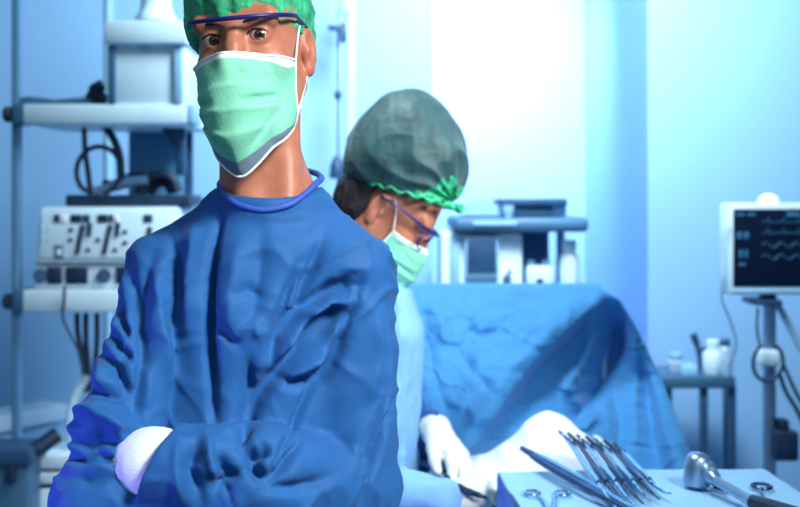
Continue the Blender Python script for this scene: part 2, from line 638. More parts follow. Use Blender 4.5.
# ------------------------------------------------------------------ equipment cart (left)
D = 3.3
t = empty('equipment_cart', (P(105, 0, D).x, D + 0.2, 0), 'tall white shelved equipment cart left of the front surgeon', 'cart')
xa, xb = P(22, 0, D).x, P(186, 0, D).x
for px, dd in ((17, 3.36), (189, 3.72)):
    bm = new()
    x = P(px, 0, dd).x if dd < 3.5 or px > 100 else P(17, 0, 3.36).x
    add_box(bm, (x, dd, 1.2), (0.026, 0.03, 2.26), 0.005); obj('post', bm, mat('cart_post_metal', (0.13, 0.30, 0.50), 0.4, 0.2, nscale=30, namt=0.06) if dd < 3.5 else NAVY, t)
for (y0, y1, nm) in ((104, 124, 'shelf'), (290, 312, 'shelf'), (455, 470, 'shelf')):
    z1, z0 = P(0, y0, D).z, P(0, y1, D).z
    bm = new(); add_box(bm, ((xa + xb) / 2, D + 0.21, (z0 + z1) / 2), (xb - xa, 0.42, z1 - z0), 0.008); s = obj(nm, bm, WHITE, t)
    if y0 > 400:
        continue
    bm = new(); add_box(bm, (P(16.5, 0, D).x, D + 0.05, (z0 + z1) / 2), (0.04, 0.09, (z1 - z0) * 1.05), 0.008); obj('bracket', bm, STEELB, s)
    bm = new(); yk = (y0 + y1) / 2 + 0.5
    cyl(bm, P(12, yk, D + 0.03), P(4, yk, D + 0.03), 0.024, 16, 0.006); obj('knob', bm, DARK, s)
    bm = new(); add_box(bm, (xb + 0.012, D + 0.05, (z0 + z1) / 2), (0.03, 0.09, (z1 - z0)), 0.008); obj('bracket', bm, PALE, s)
for px in (20, 184):
    for dd in (D + 0.05, D + 0.37):
        x = P(px, 0, D).x
        bm = new()
        add_lathe(bm, [(0.02, -0.015), (0.04, -0.012), (0.04, 0.012), (0.02, 0.015)], (x, dd, 0.04), (1, 0, 0), 16)
        add_box(bm, (x, dd, 0.085), (0.03, 0.03, 0.05), 0.004)
        obj('caster', bm, DARK, t)
bm = new()
for x in (xa, xb):
    add_box(bm, (x, D + 0.21, 0.12), (0.05, 0.42, 0.04), 0.006)
add_box(bm, ((xa + xb) / 2, D + 0.21, 0.12), (xb - xa, 0.05, 0.04), 0.006)
obj('base', bm, STEELB, t)
# back panel seen dark under the top shelf
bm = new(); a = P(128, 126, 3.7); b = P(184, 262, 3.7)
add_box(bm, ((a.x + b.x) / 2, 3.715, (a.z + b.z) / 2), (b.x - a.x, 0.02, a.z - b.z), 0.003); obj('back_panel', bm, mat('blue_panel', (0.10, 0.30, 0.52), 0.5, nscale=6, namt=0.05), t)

# white column unit on the top shelf
t = empty('light_source', (P(145, 0, D).x, D + 0.18, P(0, 104, D).z), 'white boxy lamp unit with round neck on the cart top shelf', 'medical device')
zb = P(0, 104, D).z
a, b = P(106, 0, D), P(184, 0, D)
z1 = P(0, 44, D).z
w = b.x - a.x
bm = new(); add_box(bm, ((a.x + b.x) / 2, D + 0.15, (zb + z1) / 2), (w, 0.28, z1 - zb), 0.006); obj('body', bm, WHITE, t)
for px0, px1, m_ in ((108, 115, STEELB), (174, 182, PALE)):
    bm = new(); box_px(bm, px0, 44, px1, 103, D - 0.002, 0.02, 0.002); obj('side_strip', bm, m_, t)
bm = new(); box_px(bm, 103, 20, 187, 44, D - 0.02, 0.32, 0.012); obj('lid', bm, WHITE, t)
bm = new(); box_px(bm, 139, 44.5, 149, 49, D - 0.003, 0.01, 0.001); obj('catch', bm, PALE, t)
c = P(156, 21, D + 0.14)
bm = new(); add_lathe(bm, [(0.062, -0.002), (0.062, 0.012), (0.052, 0.025), (0.046, 0.05), (0.046, 0.12), (0.04, 0.14)], c); obj('neck', bm, WHITE, t)

# dark low tray and a stub handle on the top shelf
bm = new()
zt = P(0, 104, D).z
pts = [(25, 0.030), (33, 0.034), (45, 0.030), (60, 0.022), (75, 0.028), (88, 0.030), (96, 0.022)]
xs = [P(p, 0, D + 0.1).x for p, _ in pts]
rows = []
for i, (p, h) in enumerate(pts):
    rows.append([bm.verts.new((xs[i], D + 0.04 + 0.0, zt)), bm.verts.new((xs[i], D + 0.05, zt + h * 0.8)),
                 bm.verts.new((xs[i], D + 0.16, zt + h)), bm.verts.new((xs[i], D + 0.2, zt))])
for A, B in zip(rows, rows[1:]):
    for k in range(4):
        bm.faces.new((A[k], A[(k + 1) % 4], B[(k + 1) % 4], B[k]))
bm.faces.new(rows[0]); bm.faces.new(rows[-1])
tag(obj('instrument_tray', bm, STEELB), 'flat dark grey instrument tray lying on the cart top shelf', 'tray')
bm = new()
add_tube(bm, spline([P(88, 101, D + 0.12), P(94, 92, D + 0.12), P(99, 87, D + 0.12), P(103, 84, D + 0.12)]), [0.016] * 8 + [0.022] * 8 + [0.018] * 9, 12)
add_box(bm, P(98, 98, D + 0.12), (0.05, 0.05, 0.035), 0.008)
tag(obj('camera_handle', bm, DARK), 'small black hand grip beside the white lamp unit on the cart', 'hand grip')

# electrosurgical generator on the lower shelf
DE = 3.31
zs_ = P(0, 290, D).z
t = empty('electrosurgical_unit', (P(105, 0, DE).x, DE + 0.16, zs_), 'white electrosurgical console with sliders and sockets on the lower cart shelf', 'medical device')
a, b = P(32, 289.5, DE), P(178, 207, DE)
# wedge body: front leans back a little
bm = new()
add_box(bm, ((a.x + b.x) / 2, DE + 0.165, (a.z + b.z) / 2), (b.x - a.x, 0.32, b.z - a.z), 0.012)
for v in bm.verts:
    tt = (v.co.z - a.z) / (b.z - a.z)
    if v.co.y < DE + 0.1:
        v.co.y += 0.03 * tt
    v.co.x += (0.012 if v.co.x < (a.x + b.x) / 2 else -0.012) * tt
obj('body', bm, WHITE, t)


def face(px, py, lift=0.0):
    tt = (P(0, py, DE).z - a.z) / (b.z - a.z)
    return P(px, py, DE + 0.03 * tt - lift)


def face_box(bm, x0, y0, x1, y1, th=0.006, bev=0.0015):
    p0, p1 = face(x0, y1), face(x1, y0)
    add_box(bm, ((p0.x + p1.x) / 2, (p0.y + p1.y) / 2, (p0.z + p1.z) / 2), (abs(p1.x - p0.x), th * 2, abs(p1.z - p0.z)), bev)


bm = new(); face_box(bm, 36, 262.5, 172, 264.5, 0.004); obj('seam', bm, STEELB, t)
bm = new(); face_box(bm, 40, 212, 172, 258, 0.003)
zm_ = sum(v.co.z for v in bm.verts) / len(bm.verts)
for v in bm.verts:
    v.co.y += 0.03 * (v.co.z - zm_) / (b.z - a.z)
obj('control_panel', bm, WHITE, t)
for x0, x1 in ((47, 62), (66, 88), (116, 138)):
    bm = new(); face_box(bm, x0, 267, x1, 284, 0.006, 0.003); obj('socket', bm, DARK, t)
for x in (40.5, 104):
    bm = new(); cyl(bm, face(x, 275.5, -0.004), face(x, 275.5, 0.012), 0.021, 18, 0.003); obj('dial', bm, NAVY, t)
for i, (x0, x1, m_) in enumerate(((54.5, 59.5, DARK), (60.5, 67.5, WHITE), (71, 82, DARK), (83, 90.5, NAVY), (98, 108, DARK), (109, 113, NAVY), (114, 119, WHITE), (144, 153, NAVY))):
    bm = new(); face_box(bm, x0, 214.5, x1, 222.5, 0.008, 0.002); obj('button', bm, m_ if m_ is not WHITE else mat('white_key', (0.9, 0.96, 1.0), 0.4), t)
for (x0, y0, x1, y1) in ((83, 225, 77, 254), (110.5, 225, 104, 254), (90, 223, 89, 236), (118, 223, 117, 236), (150, 227, 146, 254)):
    bm = new()
    add_tube(bm, [face(x0, y0, 0.004), face(x1, y1, 0.004)], 0.0075, 8); obj('slider', bm, DARK, t)
for (x, y) in ((71, 230), (70.5, 240), (98, 240), (88, 250), (115, 250), (125, 232), (125, 243)):
    bm = new(); cyl(bm, face(x, y, -0.003), face(x, y, 0.007), 0.0075, 12, 0.002); obj('knob', bm, NAVY, t)
bm = new(); face_box(bm, 54, 245, 64, 259, 0.005, 0.002); obj('switch_frame', bm, STEELB, t)
bm = new(); face_box(bm, 57, 249, 62, 255.5, 0.008, 0.001); obj('switch', bm, WHITE, t)
bm = new()
for (x, y) in ((42, 219), (42, 230), (42, 241), (48, 230), (48, 241)):
    face_box(bm, x - 1.3, y - 3, x + 1.3, y + 3, 0.004, 0.0005)
obj('indicator', bm, PALE, t)

# flat black unit on top of it
bm = new(); z0 = P(0, 207, DE).z
a2, b2 = P(66, 0, 3.42), P(190, 0, 3.42)
add_box(bm, ((a2.x + b2.x) / 2, 3.52, z0 + 0.019), (b2.x - a2.x, 0.22, 0.036), 0.006)
tag(obj('black_console', bm, DARK), 'flat black console lying on the electrosurgical console', 'medical device')
zc = z0 + 0.039
# hand pieces lying on the black unit
bm = new()
add_tube(bm, spline([P(92, 192, 3.46), P(110, 187, 3.47), P(128, 182, 3.48), P(148, 180, 3.49)]), [0.014] * 9 + [0.02] * 8 + [0.016] * 8, 12)
tag(obj('handpiece', bm, PALE), 'pale grey surgical handpiece lying on the flat black console', 'handpiece')
bm = new()
add_tube(bm, spline([P(103, 183, 3.52), P(118, 184, 3.52), P(135, 177, 3.5), P(146, 176, 3.5)]), [0.012] * 8 + [0.02] * 9 + [0.014] * 8, 12)
tag(obj('handpiece', bm, DARK), 'black surgical handpiece lying behind the pale grey handpiece', 'handpiece')
bm = new()
add_tube(bm, spline([P(140, 194, 3.5), P(146, 181, 3.5), P(160, 175, 3.5), P(172, 179, 3.5), P(178, 192, 3.5)]), 0.017, 12)
add_tube(bm, spline([P(150, 194, 3.53), P(156, 185, 3.53), P(166, 183, 3.53), P(172, 193, 3.53)]), 0.014, 12)
tag(obj('coiled_cable', bm, CABLE), 'thick black cable bundle looped over the right of the black console', 'cable')
# hanging hose loop
pts = [P(84, 124, 3.5), P(85, 150, 3.48), P(88, 172, 3.46), P(90, 190, 3.44)]
tag(tube_obj('hose', pts, 0.0085, CABLE), 'straight dark hose hanging from the top shelf to the console', 'hose')
cpt = P(98.5, 171, 3.43)
pts = [cpt + Vector((math.cos(a) * 0.068, 0.01 * math.sin(a), math.sin(a) * 0.076)) for a in [R(-75 + 33 * k) for k in range(10)]]
pts = [P(113, 194, 3.44)] + pts + [P(92, 193, 3.44)]
tag(tube_obj('cable_loop', pts[1:], 0.008, CABLE), 'round loop of dark cable standing on the flat black console', 'cable')
pts = [P(103, 125, 3.5), P(110, 133, 3.48), P(116, 145, 3.47), P(120, 160, 3.47), P(121, 182, 3.47)]
tag(tube_obj('hose', pts, 0.013, CABLE), 'thick dark curved hose under the middle of the top shelf', 'hose')
bm = new(); pts = [P(168, 126, 3.5), P(173, 134, 3.5), P(177, 145, 3.5)]
add_tube(bm, spline(pts), [0.022] * 8 + [0.02] * 9, 12); add_box(bm, P(181, 150, 3.52), (0.03, 0.04, 0.16), 0.008)
tag(obj('hook_bracket', bm, NAVY), 'dark hook under the right end of the top shelf', 'hook')

# cables hanging below the lower shelf
for i, (pts, lab) in enumerate((
    ([(65, 288), (64, 303), (63, 318), (70, 334), (78, 350), (83, 372)], 'thin dark cable curling down over the lower shelf edge'),
    ([(77, 313), (78, 335), (83, 358), (86, 392)], 'left dark hose hanging straight under the lower shelf'),
    ([(86, 313), (86, 340), (88, 366), (88, 392)], 'middle dark hose hanging straight under the lower shelf'),
    ([(97, 313), (97, 340), (95, 366), (92, 392)], 'right dark hose hanging straight under the lower shelf'))):
    pp = [P(x, y, 3.29 if i == 0 else 3.42) for x, y in pts]
    if i == 0:
        pp = [P(65, 286, 3.28)] + pp[1:]
    tag(tube_obj('hanging_cable', pp, 0.004 if i == 0 else 0.0085, CABLE), lab, 'cable', 'cables under the lower shelf')
tag(tube_obj('suction_tube', [P(88, 376, 3.42), P(76, 395, 3.4), P(70, 420, 3.38), P(74, 448, 3.38), P(95, 462, 3.38)], 0.014, CLEAR), 'pale clear suction tube curving down beside the front surgeon', 'tube')

# drawer unit on the bottom shelf
zt = P(0, 471, D).z
t = empty('drawer_unit', (P(72, 0, D).x, D + 0.16, 0.15), 'white drawer unit with dark gap at the bottom left of the cart', 'drawer unit')
a, b = P(28, 0, 3.32), P(125, 0, 3.32)
bm = new(); add_box(bm, ((a.x + b.x) / 2, 3.32 + 0.17, (0.143 + zt) / 2), (b.x - a.x, 0.32, zt - 0.148), 0.005); obj('body', bm, NAVY, t)
zz = [zt - 0.006, P(0, 484.5, 3.3).z, P(0, 489.5, 3.3).z, P(0, 540, 3.3).z, P(0, 543, 3.3).z, 0.16]
for k in (0, 2, 4):
    bm = new(); add_box(bm, ((a.x + b.x) / 2, 3.312, (zz[k] + zz[k + 1]) / 2), (b.x - a.x, 0.02, zz[k] - zz[k + 1]), 0.003); d_ = obj('drawer', bm, WHITE, t)
    bm = new(); add_box(bm, ((a.x + b.x) / 2 + 0.05, 3.296, (zz[k] + zz[k + 1]) / 2), (0.09, 0.016, 0.012), 0.003); obj('handle', bm, PALE, d_)

# blue control pillar at the far left edge with a black slot
t = empty('control_pillar', (P(5, 0, 3.15).x, 3.25, 0), 'dark blue metal pillar with black latch at the lower left edge', 'pillar')
a, b = P(-22, 467, 3.15), P(26, 0, 3.15)
bm = new(); add_box(bm, ((a.x + b.x) / 2, 3.225, a.z / 2), (b.x - a.x, 0.12, a.z), 0.01); obj('body', bm, STEELB, t)
bm = new(); box_px(bm, 6, 467, 14, 483, 3.14, 0.03, 0.004); obj('latch', bm, DARK, t)
bm = new(); add_box(bm, ((a.x + b.x) / 2, 3.225, P(0, 458, 3.15).z), (b.x - a.x + 0.03, 0.16, 0.05), 0.01); obj('cap', bm, NAVY, t)
bm = new()
add_tube(bm, spline([P(16, 464, 3.2), P(28, 455, 3.2), P(44, 444, 3.22), P(58, 434, 3.24)]), [0.020] * 12 + [0.024] * 13, 12)
obj('lever', bm, DARK, t)

# ------------------------------------------------------------------ anaesthesia machine, middle background
DA = 3.75
t = empty('anaesthesia_machine', (P(505, 0, DA).x, DA + 0.25, 0), 'pale anaesthesia machine with dark square screen behind the blue drape', 'medical device')
a, b = P(441, 0, DA), P(523, 0, DA)
bm = new(); add_box(bm, ((a.x + b.x) / 2, DA + 0.23, (P(0, 233, DA).z + 0.12) / 2 + 0.0), (b.x - a.x, 0.44, P(0, 233, DA).z - 0.12), 0.012); obj('body', bm, WHITE, t)
bm = new(); box_px(bm, 465, 236, 499, 277, DA - 0.02, 0.04, 0.006); obj('screen_bezel', bm, PALE, t)
bm = new(); box_px(bm, 467.5, 239, 496.5, 273, DA - 0.026, 0.02, 0.003); obj('screen', bm, NAVY, t)
bm = new(); box_px(bm, 451, 236, 460, 285, DA - 0.01, 0.03, 0.004); obj('side_rail', bm, PALE, t)
bm = new(); cyl(bm, P(507, 279, DA + 0.02), P(507, 279, DA - 0.025), 0.015, 16, 0.004); add_tube(bm, [P(503, 285, DA - 0.02), P(511, 270, DA - 0.02)], 0.006)
obj('valve', bm, STEELB, t)
c0, c1 = P(452, 232, DA), P(587, 217, DA)
bm = new(); add_box(bm, ((c0.x + c1.x) / 2, DA + 0.2, (c0.z + c1.z) / 2), (c1.x - c0.x, 0.5, c1.z - c0.z), 0.02, seg=3); obj('top_shelf', bm, mat('grey_blue_shelf', (0.055, 0.16, 0.30), 0.45, nscale=9, namt=0.05), t)
bm = new(); box_px(bm, 473, 221.5, 517, 225.5, DA - 0.055, 0.02, 0.001); obj('name_strip', bm, PALE, t)
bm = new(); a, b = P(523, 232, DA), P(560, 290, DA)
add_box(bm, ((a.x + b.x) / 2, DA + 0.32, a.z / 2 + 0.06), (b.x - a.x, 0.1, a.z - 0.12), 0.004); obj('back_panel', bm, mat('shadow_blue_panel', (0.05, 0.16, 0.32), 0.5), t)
bm = new(); z_ = P(0, 288, DA).z; a, b = P(523, 0, DA), P(588, 0, DA)
add_box(bm, ((a.x + b.x) / 2, DA + 0.17, z_ - 0.02), (b.x - a.x, 0.36, 0.04), 0.006); obj('lower_shelf', bm, PALE, t)
bm = new(); add_box(bm, (b.x - 0.03, DA + 0.3, (z_) / 2 + 0.05), (0.05, 0.06, z_ - 0.1), 0.005); obj('leg', bm, PALE, t)
bm = new(); add_box(bm, (P(575, 0, DA).x, DA + 0.34, (z_ + c0.z) / 2), (0.03, 0.03, c0.z - z_), 0.004); obj('post', bm, PALE, t)
bm = new(); add_box(bm, ((P(441, 0, DA).x + b.x) / 2, DA + 0.23, 0.09), (0.5, 0.5, 0.06), 0.01)
for sx in (-0.2, 0.2):
    for sy in (0.05, 0.4):
        add_lathe(bm, [(0.02, -0.012), (0.034, -0.01), (0.034, 0.01), (0.02, 0.012)], ((P(441, 0, DA).x + b.x) / 2 + sx, DA + sy, 0.034), (1, 0, 0), 14)
obj('base', bm, NAVY, t)
zt = c1.z
# devices on its top
t2 = empty('flat_recorder', (P(534, 0, DA).x, DA + 0.15, zt), 'dark flat recorder unit on top of the anaesthesia machine', 'medical device')
a, b = P(505, 0, DA), P(568, 0, DA)
bm = new(); add_box(bm, ((a.x + b.x) / 2, DA + 0.15, zt + 0.027), (b.x - a.x, 0.25, 0.05), 0.008); obj('body', bm, PALE, t2)
bm = new(); box_px(bm, 500, 198.5, 568, 206, DA - 0.01, 0.3, 0.008); obj('lid', bm, NAVY, t2)
bm = new(); box_px(bm, 511, 207, 553, 215, DA + 0.01, 0.04, 0.002); obj('slot', bm, STEELB, t2)
bm = new()
pr = [(462, 217), (470, 206), (478, 200), (484, 196), (490, 200), (497, 205), (504, 217)]
fr = [bm.verts.new(P(x, y, DA + 0.02)) for x, y in pr]
bk = [bm.verts.new(P(x, y, DA + 0.02) + Vector((0, 0.2, 0))) for x, y in pr]
bm.faces.new(fr); bm.faces.new(bk)
for k in range(len(pr)):
    bm.faces.new((fr[k], fr[(k + 1) % len(pr)], bk[(k + 1) % len(pr)], bk[k]))
bmesh.ops.bevel(bm, geom=bm.edges[:], offset=0.006, segments=2, affect='EDGES')
tag(obj('folded_cloth', bm, PALE), 'pale heaped cloth beside the dark recorder on the machine', 'cloth')
bm = new(); c = P(508, 212, DA - 0.03); add_lathe(bm, [(0.013, -0.024), (0.015, -0.02), (0.021, 0.012), (0.021, 0.022), (0.018, 0.022)], c); 
tag(obj('small_cup', bm, PALE), 'small white cup in front of the dark recorder', 'cup')
# canister and bottle on the lower shelf
t2 = empty('canister', (P(541, 0, DA).x, DA + 0.07, z_), 'squat white canister with a dark round port on the machine shelf', 'canister')
bm = new(); box_px(bm, 527, 266, 554, 288, DA + 0.01, 0.11, 0.014); obj('body', bm, WHITE, t2)
bm = new(); cyl(bm, P(540, 282, DA + 0.02), P(540, 282, DA), 0.0125, 16, 0.002); obj('port', bm, DARK, t2)
for x in (531, 546):
    bm = new(); cyl(bm, P(x, 267, DA + 0.06), P(x, 260, DA + 0.06), 0.014, 14, 0.004); obj('cap', bm, PALE, t2)
t2 = empty('bottle', (P(569, 0, DA).x, DA + 0.05, z_), 'tall white bottle at the right end of the machine shelf', 'bottle')
c = P(569, 288, DA + 0.05)
bm = new(); add_lathe(bm, [(0.03, 0.0), (0.034, 0.006), (0.034, 0.10), (0.026, 0.118), (0.018, 0.125)], c); obj('body', bm, WHITE, t2)
bm = new(); add_lathe(bm, [(0.018, 0.124), (0.024, 0.128), (0.026, 0.155), (0.022, 0.165)], c); obj('cap', bm, WHITE, t2)

# ------------------------------------------------------------------ patient monitor and stand (right)
DM = 3.4
t = empty('patient_monitor', (P(795, 0, DM).x, DM + 0.05, P(0, 296, DM).z), 'white framed patient monitor with dark screen at the right edge', 'monitor')
bm = new(); box_px(bm, 728, 203, 862, 295, DM, 0.10, 0.012); obj('casing', bm, WHITE, t)
bm = new(); box_px(bm, 733.5, 209, 856, 287, DM - 0.004, 0.02, 0.004); sc_ = obj('screen', bm, SCREEN, t)
random.seed(9)
bm = new()
for k, yy in enumerate((222, 233, 245, 257)):
    pts = []
    for i in range(40):
        x = 762 + i * 1.55
        h = 0
        if i % 10 == 4: h = 5
        if i % 10 == 5: h = -2
        pts.append(P(x, yy - (h if k < 2 else 2.5 * math.sin(i * 0.63)), DM - 0.008))
    add_tube(bm, pts, 0.0014, 5)
obj('trace', bm, TRACE, sc_)
for (x0, y0, x1, y1) in ((737, 213, 745, 216), (748, 213, 756, 216), (737, 232, 742, 239), (744, 232, 749, 239), (739, 250, 743, 258), (745, 250, 748, 258), (787, 212, 800, 217), (739, 263, 746, 266), (804, 212, 830, 217)):
    bm = new(); box_px(bm, x0, y0, x1, y1, DM - 0.0075, 0.003, 0.0008); obj('readout', bm, TRACE, sc_)
bm = new(); c = P(768.5, 204, DM + 0.05); add_lathe(bm, [(0.03, -0.004), (0.032, 0.006), (0.028, 0.02), (0.016, 0.029), (0.002, 0.032)], c)
obj('alarm_dome', bm, mat('alarm_light', (0.9, 0.97, 1.0), 0.3, emit=(0.75, 0.9, 1.0), estr=0.6), t)
bm = new(); box_px(bm, 735, 289.5, 850, 293, DM - 0.003, 0.01, 0.001); obj('button_strip', bm, PALE, t)

t = empty('monitor_stand', (P(769, 0, DM).x, DM + 0.07, 0), 'blue steel monitor stand with clamp and cables below the patient monitor', 'stand')
bm = new(); box_px(bm, 755, 300, 783, 306, DM, 0.14, 0.006); box_px(bm, 763, 295, 777, 301, DM + 0.04, 0.05, 0.003); obj('mount', bm, NAVY, t)
bm = new(); x = P(769.5, 0, DM + 0.07).x; cyl(bm, (x, DM + 0.07, P(0, 306, DM).z), (x, DM + 0.07, 0.08), 0.02); obj('pole', bm, SATIN, t)
bm = new(); box_px(bm, 760, 351, 781, 367, DM + 0.02, 0.09, 0.01); obj('clamp', bm, WHITE, t)
bm = new()
for k in range(5):
    a = 2 * math.pi * k / 5 + 0.3
    e = Vector((x + math.cos(a) * 0.28, DM + 0.07 + math.sin(a) * 0.28, 0.06))
    add_tube(bm, [(x, DM + 0.07, 0.09), e], [0.022, 0.014])
    add_lathe(bm, [(0.02, -0.012), (0.03, -0.01), (0.03, 0.01), (0.02, 0.012)], (e.x, e.y, 0.03), (1, 0, 0), 12)
obj('base', bm, NAVY, t)
bm = new(); add_tube(bm, [P(777, 303, DM + 0.05), P(803, 352, DM + 0.05)], 0.011, 10); obj('strut', bm, PALE, t)
bm = new()
for px in (790, 797, 804):
    pass
box_px(bm, 776, 432, 800, 462, DM + 0.0, 0.09, 0.01); box_px(bm, 781, 420, 790, 434, DM + 0.02, 0.05, 0.006); obj('connector_box', bm, DARK, t)

zc_ = DM - 0.02
cl = [([(762, 345), (756, 352), (753, 364), (757, 376), (766, 381), (776, 377), (783, 366), (781, 352), (775, 345)], 'coiled dark cable looped around the monitor stand clamp', 0.006),
      ([(784, 366), (792, 384), (800, 400), (810, 415)], 'dark cable sagging right of the monitor stand', 0.006),
      ([(780, 375), (786, 392), (797, 410), (806, 430)], 'lower dark cable running down beside the monitor stand', 0.007),
      ([(758, 308), (757, 330), (760, 345)], 'short cable dropping from the monitor mount to the clamp', 0.004)]
for pts, lab, r in cl:
    tag(tube_obj('monitor_cable', [P(px, py, zc_) for px, py in pts], r, CABLE), lab, 'cable', 'cables on the monitor stand')
tag(tube_obj('patient_lead', [P(729, 222, DM - 0.01), P(723, 232, DM - 0.01), P(722, 255, DM), P(724, 280, DM), P(722, 300, DM + 0.05), P(730, 320, DM + 0.1), P(736, 345, DM + 0.2), P(728, 368, 3.7)], 0.0035, mat('white_lead', (0.6, 0.82, 0.95), 0.5)),
    'thin white patient lead hanging from the left of the patient monitor', 'cable')

# ------------------------------------------------------------------ side trolley with jars
DT = 3.75
zt = P(0, 377, DT).z
t = empty('side_trolley', (P(700, 0, DT).x, DT + 0.17, 0), 'small dark blue steel trolley left of the monitor stand', 'trolley')
a, b = P(661, 0, DT), P(736, 0, DT)
bm = new(); add_box(bm, ((a.x + b.x) / 2, DT + 0.13, zt - 0.02), (b.x - a.x, 0.26, 0.04), 0.006); obj('top', bm, STEELB, t)
for px, dd in ((703.5, DT + 0.03), (731.5, DT + 0.03), (668, DT + 0.22), (727, DT + 0.24)):
    bm = new(); xx = P(px, 0, dd).x; add_box(bm, (xx, dd, (zt - 0.03) / 2), (0.026, 0.026, zt - 0.03), 0.004); obj('leg', bm, NAVY if dd < DT + .1 else STEELB, t)
bm = new(); add_box(bm, ((a.x + b.x) / 2, DT + 0.13, 0.35), (b.x - a.x, 0.24, 0.025), 0.004); obj('lower_shelf', bm, PALE, t)


def jar(px, w, h, lab, cat, name, m1, m2, dd, lidh=0.02):
    c = P(px, 0, dd)
    c.z = zt
    t = empty(name, c, lab, cat)
    r = w / 2
    bm = new(); add_lathe(bm, [(r * 0.9, 0), (r, 0.005), (r, h * 0.8), (r * 0.8, h * 0.92), (r * 0.55, h)], c); obj('body', bm, m1, t)
    bm = new(); add_lathe(bm, [(r * 0.58, h - 0.003), (r * 0.66, h), (r * 0.66, h + lidh), (r * 0.5, h + lidh + 0.004)], c); obj('lid', bm, m2, t)


jar(676, 0.062, 0.045, 'small pale blue jar at the left end of the side trolley', 'jar', 'specimen_jar', CLEAR, PALE, DT + 0.1)
jar(713, 0.07, 0.085, 'white humidifier jar in the middle of the side trolley', 'jar', 'humidifier_jar', WHITE, WHITE, DT + 0.06, 0.03)
jar(725, 0.052, 0.10, 'tall clear jar at the right end of the side trolley', 'jar', 'tall_jar', CLEAR, STEELB, DT + 0.05)
bm = new()
add_tube(bm, spline([P(693, 334, DT + 0.12), P(697, 345, DT + 0.12), P(700, 358, DT + 0.12), P(702, 378, DT + 0.12)]), [0.013] * 8 + [0.010] * 17, 10)
add_tube(bm, spline([P(698, 352, DT + 0.12), P(705, 348, DT + 0.12), P(714, 345, DT + 0.11)]), 0.007, 8)
tag(obj('flowmeter', bm, NAVY), 'dark upright flowmeter behind the jars on the side trolley', 'flowmeter')
bm = new(); add_box(bm, P(687, 370, DT + 0.1), (0.06, 0.08, 0.045), 0.01)
tag(obj('small_box', bm, PALE), 'small pale box left of the flowmeter on the side trolley', 'box')

# ------------------------------------------------------------------ operating table, white sheet, blue drape
ZT = 0.90
tx, ty = 0.27, 2.72
t = empty('operating_table', (tx, ty, 0), 'operating table under the white sheet and the blue drape', 'table')
bm = new(); add_box(bm, (tx, ty, ZT - 0.05), (0.36, 1.36, 0.08), 0.02); obj('mattress', bm, NAVY, t)
bm = new(); add_box(bm, (tx, ty, 0.5), (0.22, 0.4, 0.62), 0.03); obj('column', bm, SATIN, t)
bm = new(); add_box(bm, (tx, ty, 0.08), (0.42, 0.9, 0.14), 0.03); obj('base', bm, STEELB, t)


def mound(x, y):
    X, Y = x + tx, y + ty
    s = (X - 0.318)
    a = np.where(s < 0, np.abs(s) / 0.125, np.abs(s) / 0.092)
    h = 0.112 * np.exp(-a ** 2.4) * np.exp(-((Y - 2.19) / 0.15) ** 4)
    q = np.stack([X, Y, X * 0], 1)
    return h * (1 + 0.12 * vnoise(q * 14, 5)) + 0.006 * ridged(q * 22, 9) * (h > 0.004)


sh = cover('white_sheet', tx, ty, 0.185, 0.69, ZT, 0.22, 0.0, SHEET, r=0.02, n=150, flare=0.012, wr=0.003, top=mound, seed=12)
tag(sh, 'bright white sheet heaped over the patient on the operating table', 'sheet')

# drape over an upright screen frame
t = empty('screen_frame', (0.24, 2.86, 0), 'upright frame carrying the big blue drape', 'frame')
zt = P(0, 292, 2.78).z
bm = new()
for x in (0.02, 0.525):
    add_tube(bm, [(x, 2.86, 0.0), (x, 2.86, zt - 0.03)], 0.010)
    add_box(bm, (x, 2.86, 0.015), (0.04, 0.3, 0.03), 0.006)
add_tube(bm, [(0.0, 2.86, zt - 0.03), (0.53, 2.86, zt - 0.03)], 0.010)
obj('bar', bm, SATIN, t)

LB = [(602, 286), (590, 305), (566, 332), (533, 362), (505, 398), (480, 438), (462, 490)]
LIMX = 0.46
LBy = np.array([p[1] for p in LB], float)
LBx = np.array([p[0] for p in LB], float)
RY = np.array([284, 292, 300, 330, 380, 450, 520], float)
RX = np.array([597, 606, 620, 638, 662, 690, 708], float)


def sstep(x):
    x = np.clip(x, 0, 1)
    return x * x * (3 - 2 * x)


